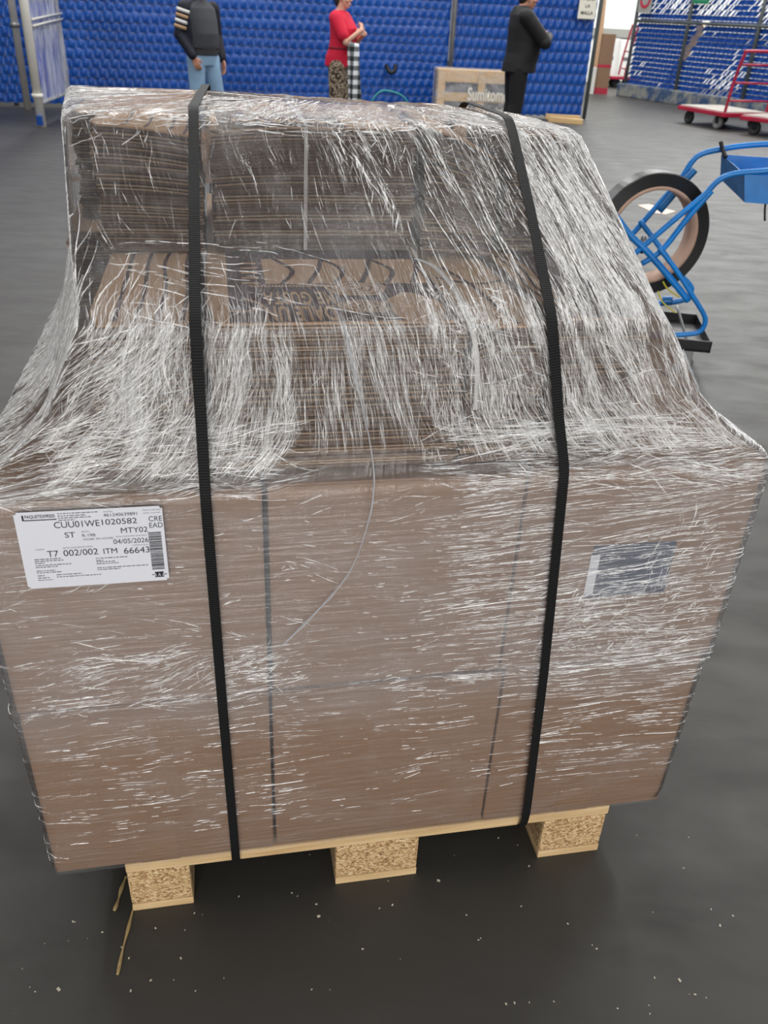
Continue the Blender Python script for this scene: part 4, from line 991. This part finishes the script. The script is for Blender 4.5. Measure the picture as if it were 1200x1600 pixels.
# the coil hangs on the cart's axle
cc0 = cl(1020, 369, 0.03)
cm4 = CFM @ Matrix.Translation((cc0.x, 0.03, cc0.z)) @ Matrix.Rotation(math.radians(18), 4, 'Z') @ RX
def turned(p): return p
t = thing('strapping_coil', 'big coil of black strapping on a cardboard core, hung in the blue trolley', 'coil', cm4)
Rc = (cl(1020, 369, 0.03) - cl(1024, 462, 0.03)).length * 0.985
obj('strap_winding', lathe(bmesh.new(), [(Rc * 0.79, -0.085), (Rc * 0.985, -0.085), (Rc, -0.080), (Rc, -0.005), (Rc * 0.985, 0.0), (Rc * 0.79, 0.0)], 72), M['coil_black'], t, False)
obj('core', lathe(bmesh.new(), [(Rc * 0.735, -0.09), (Rc * 0.79, -0.09), (Rc * 0.79, 0.004), (Rc * 0.735, 0.004)], 72), M['core_card'], t, True)
# paper scrap on the floor seen through the coil
g = ground(1026, 327)
vs = [ground(996, 321), ground(1014, 319.5), ground(1056, 331), ground(1040, 335.5), ground(1022, 333)]
o = tag(pyobj('paper_scrap', [(p[0], p[1], 0.004) for p in vs] + [(p[0], p[1], 0.001) for p in vs], [(0, 1, 2, 3, 4), (9, 8, 7, 6, 5)] + [(k, k + 5, (k + 1) % 5 + 5, (k + 1) % 5) for k in range(5)], plain('pale_paper', (220, 200, 185), 0.7, 0, 0.04)),
        'pale scrap of cardboard on the floor seen through the strapping coil', 'scrap')

# ------------------------------------------------------------------ splinters and crumbs on the near floor
for pts, r_, lab in (([(184, 1524), (192, 1485), (201, 1450), (209, 1418)], 0.0028, 'long pale splinter on the dark floor below the left pallet block'), ([(179, 1424), (185, 1408), (190, 1390), (197, 1372)], 0.0032, 'short splinter beside the left pallet block')):
    gp = [ground(*p) for p in pts]
    bm = sweep(bmesh.new(), smooth_path([(p[0], p[1], r_) for p in gp], 4), [r_ * (0.8 + 0.3 * math.sin(i)) for i in range(4 * (len(gp) - 1) + 1)], 6)
    tag(obj('wood_splinter', bm, M['straw']), lab, 'splinter', 'splinters by the pallet')
g = ground(186, 1420)
bm = bmesh.new(); rr = random.Random(3)
for _ in range(75):
    p = ground(rr.uniform(20, 1150), rr.uniform(1290, 1590)); s = rr.uniform(0.0004, 0.0012) * (1.6 if rr.random() < 0.1 else 1)
    a = rr.random() * 3.1; box(bm, -s * 1.6, s * 1.6, -s, s, 0, s * 0.8, 0, Matrix.Translation((p[0], p[1], 0)) @ Matrix.Rotation(a, 4, 'Z'))
o = tag(obj('wood_crumbs', bm, plain('pale_crumbs', (196, 188, 170), 0.8, 0, 0.2, 50)), 'pale wood crumbs scattered over the dark floor before the pallet', 'crumbs', None, 'stuff')

# ------------------------------------------------------------------ people
def ball(bm, c, r, seg=12, sc=(1, 1, 1)):
    bmesh.ops.create_icosphere(bm, subdivisions=2, radius=r, matrix=Matrix.Translation(c) @ Matrix.Diagonal((*sc, 1)))
def limb(bm, pts, rs, seg=14):
    sweep(bm, pts, rs, seg)
    for p, r_ in zip(pts, rs): ball(bm, p, max(r_) if hasattr(r_, '__len__') else r_)
def stack(bm, rows, seg=28):
    rings = [[bm.verts.new((x + rx * math.cos(2 * math.pi * k / seg), y + ry * math.sin(2 * math.pi * k / seg), z)) for k in range(seg)] for x, y, z, rx, ry in rows]
    for A, B in zip(rings, rings[1:]):
        for k in range(seg): bm.faces.new((A[k], A[(k + 1) % seg], B[(k + 1) % seg], B[k]))
    bm.faces.new(list(reversed(rings[0]))); bm.faces.new(rings[-1])
def fused(name, bm, voxel, mat, parent, it=3):
    o = obj(name, bm, mat, None, True)
    m1 = o.modifiers.new('r', 'REMESH'); m1.mode = 'VOXEL'; m1.voxel_size = voxel; m1.use_smooth_shade = True
    m2 = o.modifiers.new('s', 'SMOOTH'); m2.iterations = it; m2.factor = 0.5
    me = bpy.data.meshes.new_from_object(o.evaluated_get(bpy.context.evaluated_depsgraph_get()))
    old = o.data; o.modifiers.clear(); o.data = me; bpy.data.meshes.remove(old); me.name = name
    me.polygons.foreach_set('use_smooth', [True] * len(me.polygons))
    if not me.materials: me.materials.append(mat)
    o.parent = parent; return o
def hand(bm, wrist, d, palm_n, curl=0.5, thumb_side=1, s=1.0):
    """palm, four bent fingers of unequal length and a thumb off the side; d points down the hand, palm_n out of the palm"""
    d = Vector(d).normalized(); pn = Vector(palm_n); pn = (pn - d * pn.dot(d)).normalized(); sd = d.cross(pn).normalized() * thumb_side
    w_ = Vector(wrist)
    for k in range(4):
        off = (k - 1.5) * 0.019 * s
        a = w_ + sd * (-off) * 0.7; b = w_ + d * 0.088 * s - sd * off
        sweep(bm, [a, b], [(0.0135 * s, 0.0125 * s), (0.011 * s, 0.011 * s)], 8); ball(bm, b, 0.0108 * s)
        Ln = (0.070, 0.080, 0.076, 0.060)[k] * s; p = b; dd = d.copy(); r_ = 0.0088 * s
        for q, fr in enumerate((0.42, 0.32, 0.26)):
            ang = curl * (0.5 + 0.5 * q); dd = (dd * math.cos(ang) + pn * math.sin(ang)).normalized(); pn2 = pn
            e = p + dd * Ln * fr; sweep(bm, [p, e], [r_, r_ * 0.9], 8); ball(bm, e, r_ * 0.9); p = e; r_ *= 0.92
    a = w_ + d * 0.025 * s + sd * 0.02 * s; b = a + (d * 0.6 + sd * 0.7 + pn * 0.25).normalized() * 0.042 * s; c = b + (d * 0.95 + sd * 0.15 + pn * 0.35).normalized() * 0.032 * s
    limb(bm, [a, b, c], [0.013 * s, 0.0105 * s, 0.009 * s], 8)
def head(bm, c, yaw=0.0, s=1.0):
    """skull, jaw, nose, ears, brow and lips; the face looks along -y turned by yaw"""
    R = Matrix.Translation(c) @ Matrix.Rotation(yaw, 4, 'Z') @ Matrix.Scale(s, 4)
    def b(p, r_, sc=(1, 1, 1)): bmesh.ops.create_icosphere(bm, subdivisions=3, radius=r_, matrix=R @ Matrix.Translation(p) @ Matrix.Diagonal((*sc, 1)))
    b((0, 0.012, 0.035), 0.092, (0.84, 1.04, 0.98)); b((0, -0.022, -0.035), 0.068, (0.86, 0.95, 1.15)); b((0, -0.045, -0.085), 0.034, (1.1, 0.9, 0.8))
    b((0, -0.095, -0.012), 0.014, (0.85, 1.0, 1.5)); b((0, -0.104, -0.026), 0.0125, (1.2, 1, 0.8)); b((0, -0.080, 0.022), 0.05, (1.0, 0.25, 0.25))
    for sx in (-1, 1):
        b((sx * 0.079, 0.008, -0.008), 0.026, (0.32, 0.7, 1.15)); b((sx * 0.040, -0.062, -0.025), 0.03, (1, 0.7, 0.8))
    b((0, -0.088, -0.060), 0.022, (1.1, 0.42, 0.24)); b((0, -0.086, -0.071), 0.021, (1.0, 0.42, 0.26))
    return R
SKIN = plain('skin', (190, 136, 112), 0.55, 0, 0.05, 10); SKIN2 = plain('fair_skin', (206, 158, 138), 0.55, 0, 0.05, 10)
HAIR = plain('black_hair', (26, 20, 18), 0.6, 0, 0.2, 60)
EYEW = plain('eye_white', (225, 222, 215), 0.2, 0, 0.02); EYED = plain('dark_iris', (30, 22, 18), 0.2, 0, 0.02)
def face_bits(t, R, hair_rows, hairname='hair'):
    for sx in (-1, 1):
        bm = bmesh.new(); bmesh.ops.create_icosphere(bm, subdivisions=2, radius=0.0125, matrix=R @ Matrix.Translation((sx * 0.033, -0.078, 0.002)))
        e = obj('eye', bm, EYEW, t, True)
        bm = bmesh.new(); bmesh.ops.create_icosphere(bm, subdivisions=2, radius=0.0065, matrix=R @ Matrix.Translation((sx * 0.033, -0.087, 0.002)))
        obj('iris', bm, EYED, e, True)
    bm = bmesh.new()
    for p, r_, sc in hair_rows: bmesh.ops.create_icosphere(bm, subdivisions=3, radius=r_, matrix=R @ Matrix.Translation(p) @ Matrix.Diagonal((*sc, 1)))
    fused(hairname, bm, 0.007, HAIR, t, 2)
def shoe(t, x, y, a, mat):
    bm = bmesh.new(); R = Matrix.Translation((x, y, 0)) @ Matrix.Rotation(a, 4, 'Z')
    for p, r_, sc in (((0, 0.03, 0.05), 0.05, (0.85, 1.0, 1.0)), ((0, -0.06, 0.042), 0.048, (0.9, 1.5, 0.85)), ((0, -0.14, 0.032), 0.042, (1.0, 1.1, 0.75)), ((0, 0.01, 0.09), 0.045, (0.85, 1, 0.8))):
        bmesh.ops.create_icosphere(bm, subdivisions=3, radius=r_, matrix=R @ Matrix.Translation(p) @ Matrix.Diagonal((*sc, 1)))
    o = fused('shoe', bm, 0.009, mat, t, 2)
    zmin = min(v.co.z for v in o.data.vertices)
    for v in o.data.vertices: v.co.z = max(0.0, v.co.z - max(zmin, -0.0) if zmin > 0 else max(0.0, v.co.z))
    sb = bmesh.new(); stack(sb, [(0, -0.055, 0.0, 0.043, 0.135), (0, -0.055, 0.018, 0.046, 0.138)], 24); bmesh.ops.transform(sb, matrix=R, verts=sb.verts); obj('sole', sb, M['rubber'], o)
def person(label, frame, J, skin, torso, head_yaw, hs=1.0, hands=((0.35, 1), (0.35, 1))):
    """one continuous body from the joint table J"""
    t = thing('person', label, 'person', frame); bm = bmesh.new()
    stack(bm, torso)
    nk = Vector(J['neck']); hd = Vector(J['head'])
    limb(bm, [nk - Vector((0, 0, 0.06)), nk + (hd - nk) * 0.55], [0.062, 0.054])
    R = head(bm, hd, head_yaw, hs)
    for s in 'LR':
        limb(bm, [J['sh' + s], J['el' + s], J['wr' + s]], [0.050, 0.040, 0.027])
        d = Vector(J['hd' + s]); cu, th = hands[0 if s == 'L' else 1]; hand(bm, Vector(J['wr' + s]), d, J['pn' + s], cu, th)
        limb(bm, [J['hp' + s], J['kn' + s], J['an' + s]], [0.085, 0.058, 0.038])
        an = Vector(J['an' + s]); sweep(bm, [an, an + Vector((0, -0.12, -0.045))], [0.036, 0.028], 10); ball(bm, an + Vector((0, -0.12, -0.045)), 0.028)
    fused('body', bm, 0.0058, skin, t, 2)
    return t, R
def sleeves(bm, J, s, r0, r1, r2, f=1.0):
    a, b, c = Vector(J['sh' + s]), Vector(J['el' + s]), Vector(J['wr' + s])
    if f >= 1: e = b + (c - b) * (f - 1); limb(bm, [a, b, e], [r0, r1, r2])
    else: limb(bm, [a, a + (b - a) * f], [r0, r1])
def trousers(t, J, mat, hip_rows, r=(0.105, 0.075, 0.062), fl=0.06):
    bm = bmesh.new(); stack(bm, hip_rows)
    for s in 'LR':
        an = Vector(J['an' + s]); limb(bm, [Vector(J['hp' + s]) + Vector((0, 0, -0.01)), J['kn' + s], an + (Vector(J['kn' + s]) - an) * 0.10], list(r))
    return fused('trousers', bm, 0.009, mat, t, 3)
JEANS = plain('pale_denim', (132, 164, 194), 0.8, 0, 0.12, 7)
NAVY = plain('navy_jacket', (8, 12, 32), 0.75, 0, 0.15, 8); GREYT = plain('charcoal_tee', (58, 60, 66), 0.85, 0, 0.08, 8)
BLACKJ = plain('black_jacket', (13, 14, 16), 0.7, 0, 0.2, 8); BLACKP = plain('black_trousers', (13, 13, 16), 0.8, 0, 0.15, 8); REDT = plain('red_shirt', (196, 12, 52), 0.8, 0, 0.06, 8)
def mat_leopard():
    t = NT('leopard_print'); vo = t.n('ShaderNodeTexVoronoi', {'Vector': t.co(), 'Scale': 30.0}); nz = t.noise(t.co(), 38, 3, 0.6)
    f = t.math('ADD', vo.outputs['Distance'], t.math('MULTIPLY', nz, 0.5))
    t.set(Base_Color=t.ramp(f, [(0.52, s2l((34, 26, 22))), (0.60, s2l((150, 128, 104))), (0.72, s2l((205, 190, 168))), (0.82, s2l((60, 48, 38)))]), Roughness=0.85); return t.m
def mat_gingham():
    t = NT('gingham'); v = t.co((1, 1, 1)); sx = t.n('ShaderNodeSeparateXYZ', {'Vector': v})
    fx = t.math('GREATER_THAN', t.math('FRACT', t.math('MULTIPLY', sx.outputs[0], 11.0)), 0.5); fz = t.math('GREATER_THAN', t.math('FRACT', t.math('MULTIPLY', sx.outputs[2], 10.0)), 0.5)
    f = t.math('MULTIPLY', t.math('ADD', fx, fz), 0.5); t.set(Base_Color=t.ramp(f, [(0.1, s2l((226, 230, 234))), (0.5, s2l((110, 116, 120))), (0.9, s2l((24, 28, 30)))]), Roughness=0.85); return t.m
# --- first person: navy jacket, grey tee, pale jeans, one hand at the pocket
g = ground(325, 221)
J = dict(neck=(0, 0.03, 1.42), head=(0, 0.0, 1.58), shL=(0.19, 0.03, 1.36), shR=(-0.19, 0.03, 1.36), elL=(0.25, 0.06, 1.09), elR=(-0.25, 0.07, 1.10), wrL=(0.225, -0.06, 0.86), wrR=(-0.20, -0.10, 0.89),
         hdL=(-0.05, -0.25, -1), hdR=(0.25, -0.2, -0.9), pnL=(-1, 0, 0), pnR=(0.8, 0.6, 0), hpL=(0.095, 0.0, 0.88), hpR=(-0.095, 0.0, 0.88), knL=(0.15, -0.03, 0.48), knR=(-0.11, 0.0, 0.48), anL=(0.20, 0.03, 0.085), anR=(-0.12, 0.03, 0.085))
tors = [(0, 0.0, 0.82, 0.14, 0.10), (0, 0, 0.90, 0.165, 0.115), (0, -0.02, 1.0, 0.165, 0.125), (0, -0.025, 1.12, 0.165, 0.128), (0, 0.0, 1.26, 0.175, 0.115), (0, 0.02, 1.36, 0.175, 0.095), (0, 0.03, 1.42, 0.11, 0.07), (0, 0.03, 1.45, 0.06, 0.06)]
t, R = person('person in navy jacket over charcoal shirt and pale jeans, one hand at the pocket', Matrix.Translation(Vector(g)) @ Matrix.Rotation(0.85, 4, 'Z') @ Matrix.Scale(0.92, 4), J, SKIN, tors, 0.3, 1.0, ((0.3, -1), (0.7, 1)))
bm = bmesh.new(); stack(bm, [(x, y - 0.004, z, rx + 0.016, ry + 0.022) for x, y, z, rx, ry in tors[1:6]] + [(0, 0.03, 1.42, 0.125, 0.082), (0, 0.03, 1.445, 0.075, 0.072)]); fused('shirt', bm, 0.008, GREYT, t)
trousers(t, J, JEANS, [(0, 0, 0.80, 0.16, 0.115), (0, 0, 0.90, 0.185, 0.135), (0, -0.01, 0.99, 0.182, 0.145)], (0.108, 0.082, 0.072))
bm = bmesh.new()
rows_ = [(0, 0.015, 0.92, 0.205, 0.145), (0, 0.01, 1.1, 0.205, 0.15), (0, 0.02, 1.26, 0.208, 0.14), (0, 0.035, 1.37, 0.20, 0.112), (0, 0.04, 1.43, 0.12, 0.085), (0, 0.045, 1.455, 0.085, 0.07)]
stack(bm, rows_)
for s in 'LR': sleeves(bm, J, s, 0.078, 0.066, 0.052, 1.92)
jk = fused('jacket', bm, 0.009, NAVY, t)
# open front: cut the jacket away in a vertical band over the shirt
bmj = bmesh.new(); bmj.from_mesh(jk.data)
bmesh.ops.delete(bmj, geom=[f for f in bmj.faces if abs(f.calc_center_median().x - 0.02) < 0.105 - 0.03 * (f.calc_center_median().z - 1.0) and f.calc_center_median().y < -0.02 and f.calc_center_median().z < 1.47], context='FACES')
bmj.to_mesh(jk.data); bmj.free()
sm = jk.modifiers.new('cloth', 'SOLIDIFY'); sm.thickness = 0.006; sm.offset = -1
for q in range(4):
    a, b = Vector(J['shR']), Vector(J['elR']); p = a + (b - a) * (0.12 + 0.2 * q); d = (b - a).normalized()
    bm = bmesh.new(); sweep(bm, [p - d * 0.016, p + d * 0.016], [0.0800 - 0.002 * q, 0.0795 - 0.002 * q], 20, True)
    obj('sleeve_stripe', bm, M['kraft_top'] if q % 2 else M['white_strap'], jk, True)
obj('belt', (lambda b_: (stack(b_, [(0, -0.01, 0.965, 0.190, 0.151), (0, -0.01, 0.995, 0.190, 0.152)]), b_)[1])(bmesh.new()), M['rubber'], t, True)
for sx, s in ((1, 'L'), (-1, 'R')): shoe(t, J['an' + s][0], J['an' + s][1], 0.25 * sx, M['black_steel'])
face_bits(t, R, [((0, 0.03, 0.06), 0.096, (0.88, 1.0, 0.85)), ((0, 0.06, 0.0), 0.078, (0.95, 0.7, 1.0))])
# --- second person: red shirt, leopard trousers, forearm folded to the chest
g = ground(532, 211)
J = dict(neck=(0, 0.035, 1.34), head=(0, -0.01, 1.49), shL=(0.175, 0.03, 1.285), shR=(-0.175, 0.03, 1.285), elL=(0.21, -0.13, 1.05), elR=(-0.22, -0.12, 1.04), wrL=(0.08, -0.26, 1.13), wrR=(-0.10, -0.27, 1.17),
         hdL=(-0.9, 0.1, 0.2), hdR=(0.9, 0.05, 0.45), pnL=(0, 1, 0), pnR=(0.1, 1, -0.2), hpL=(0.10, 0.02, 0.80), hpR=(-0.10, 0.02, 0.80), knL=(0.10, -0.02, 0.44), knR=(-0.10, 0.03, 0.44), anL=(0.10, 0.02, 0.08), anR=(-0.10, 0.06, 0.08))
tors = [(0, 0.03, 0.76, 0.15, 0.12), (0, 0.03, 0.84, 0.175, 0.145), (0, 0.0, 0.95, 0.165, 0.14), (0, -0.02, 1.06, 0.16, 0.135), (0, -0.02, 1.18, 0.165, 0.135), (0, 0.02, 1.28, 0.165, 0.10), (0, 0.035, 1.34, 0.10, 0.07), (0, 0.035, 1.37, 0.055, 0.055)]
t, R = person('person in red short-sleeved shirt and leopard print trousers, arm folded to chest', Matrix.Translation(Vector(g)) @ Matrix.Rotation(1.32, 4, 'Z') @ Matrix.Scale(0.95, 4), J, SKIN2, tors, 0.0, 0.97, ((1.1, -1), (1.2, 1)))
bm = bmesh.new(); stack(bm, [(0, 0.03, 0.775, 0.198, 0.178), (0, 0.025, 0.88, 0.196, 0.172), (0, 0.0, 0.965, 0.182, 0.158), (0, -0.015, 1.06, 0.18, 0.158), (0, -0.015, 1.18, 0.186, 0.16), (0, 0.022, 1.285, 0.188, 0.122), (0, 0.036, 1.345, 0.12, 0.085), (0, 0.036, 1.365, 0.08, 0.072)])
for s in 'LR': sleeves(bm, J, s, 0.078, 0.074, 0.07, 0.72)
fused('shirt', bm, 0.008, REDT, t)
obj('waist_tie', (lambda b_: (stack(b_, [(0, 0.0, 0.958, 0.186, 0.162), (0, 0.0, 0.982, 0.186, 0.163)]), b_)[1])(bmesh.new()), plain('dark_red_tie', (120, 14, 40), 0.7, 0, 0.1), t, True)
trousers(t, J, mat_leopard(), [(0, 0.03, 0.74, 0.17, 0.14), (0, 0.03, 0.82, 0.19, 0.165), (0, 0.01, 0.93, 0.178, 0.15)], (0.115, 0.092, 0.082))
for s in 'LR': shoe(t, J['an' + s][0], J['an' + s][1], 0.0, M['black_steel'])
face_bits(t, R, [((0, 0.035, 0.055), 0.096, (0.9, 0.98, 0.88)), ((0, 0.068, -0.03), 0.07, (0.95, 0.6, 1.1)), ((0, 0.10, -0.01), 0.038, (1, 1, 1))])
# the checked cloth over that arm is a thing of its own
fr = Matrix.Translation(Vector(g)) @ Matrix.Rotation(1.32, 4, 'Z') @ Matrix.Scale(0.95, 4)
vs, fs = [], []; nx, nzz = 14, 26
for k in range(nzz + 1):
    z = 1.06 - 0.84 * k / nzz
    for i in range(nx + 1):
        a = i / nx; wdt = 0.13 + 0.05 * k / nzz
        vs.append((-0.20 + 0.022 * math.sin(a * 9 + 0.05 * k) - 0.03 * math.sin(math.pi * a), -0.13 - wdt * a - 0.03 * (k / nzz), z - 0.03 * a))
n0 = len(vs)
for k in range(nzz + 1):
    for i in range(nx + 1):
        x, y, z = vs[k * (nx + 1) + i]; vs.append((x + 0.035 + 0.01 * math.sin(i + k * 0.4), y, z))
W1 = nx + 1
for k in range(nzz):
    for i in range(nx):
        a = k * W1 + i; fs.append((a, a + 1, a + W1 + 1, a + W1)); fs.append((n0 + a, n0 + a + W1, n0 + a + W1 + 1, n0 + a + 1))
for k in range(nzz):
    for i in (0, nx):
        a = k * W1 + i; q = (a, a + W1, n0 + a + W1, n0 + a); fs.append(q if i == 0 else tuple(reversed(q)))
for i in range(nx):
    for k in (0, nzz):
        a = k * W1 + i; q = (a, n0 + a, n0 + a + 1, a + 1); fs.append(q if k == 0 else tuple(reversed(q)))
GM = mat_gingham(); 
o = tag(pyobj('checked_cloth', [(y, x, z) for x, y, z in vs], fs, GM, None, True), 'black and white checked garment hanging over the arm of the red-shirted person', 'garment')
o.matrix_world = fr @ Matrix(((0, 1, 0, 0), (1, 0, 0, 0), (0, 0, 1, 0), (0, 0, 0, 1)))
# --- third person: all in black, arms crossed, facing away to the right
g = ground(795, 227)
J = dict(neck=(0, 0.03, 1.44), head=(0, -0.04, 1.55), shL=(0.20, 0.02, 1.37), shR=(-0.20, 0.02, 1.37), elL=(0.25, -0.20, 1.13), elR=(-0.25, -0.22, 1.12), wrL=(0.02, -0.30, 1.14), wrR=(-0.02, -0.325, 1.18),
         hdL=(-1, 0.12, 0.02), hdR=(1, 0.12, -0.02), pnL=(0, 1, 0), pnR=(0, 1, 0), hpL=(0.10, 0.01, 0.86), hpR=(-0.10, 0.01, 0.86), knL=(0.11, -0.01, 0.47), knR=(-0.11, 0.0, 0.47), anL=(0.12, 0.04, 0.085), anR=(-0.12, 0.05, 0.085))
tors = [(0, 0.0, 0.80, 0.15, 0.115), (0, 0, 0.90, 0.18, 0.145), (0, -0.045, 1.0, 0.185, 0.175), (0, -0.05, 1.12, 0.185, 0.175), (0, -0.02, 1.26, 0.185, 0.145), (0, 0.02, 1.37, 0.185, 0.10), (0, 0.03, 1.44, 0.11, 0.075), (0, 0.03, 1.47, 0.062, 0.062)]
t, R = person('person all in black with folded arms standing beside the wrapped crate', Matrix.Translation(Vector(g)) @ Matrix.Rotation(1.75, 4, 'Z') @ Matrix.Scale(0.97, 4), J, SKIN, tors, -0.1, 1.0, ((0.5, -1), (0.5, 1)))
bm = bmesh.new(); stack(bm, [(0, -0.015, 0.80, 0.215, 0.20), (0, -0.02, 0.90, 0.21, 0.195), (0, -0.045, 1.0, 0.21, 0.20), (0, -0.045, 1.12, 0.21, 0.198), (0, -0.015, 1.26, 0.215, 0.172), (0, 0.02, 1.38, 0.205, 0.125), (0, 0.03, 1.45, 0.125, 0.09), (0, 0.03, 1.475, 0.085, 0.078)])
for s in 'LR': sleeves(bm, J, s, 0.088, 0.074, 0.056, 1.92)
fused('jacket', bm, 0.009, BLACKJ, t)
trousers(t, J, BLACKP, [(0, 0, 0.78, 0.17, 0.13), (0, 0, 0.88, 0.195, 0.16), (0, -0.03, 0.98, 0.19, 0.175)], (0.115, 0.088, 0.075))
for sx, s in ((1, 'L'), (-1, 'R')): shoe(t, J['an' + s][0], J['an' + s][1], 0.15 * sx, M['black_steel'])
face_bits(t, R, [((0, 0.03, 0.06), 0.096, (0.88, 1.0, 0.85)), ((0, 0.06, 0.0), 0.078, (0.95, 0.7, 1.0))])
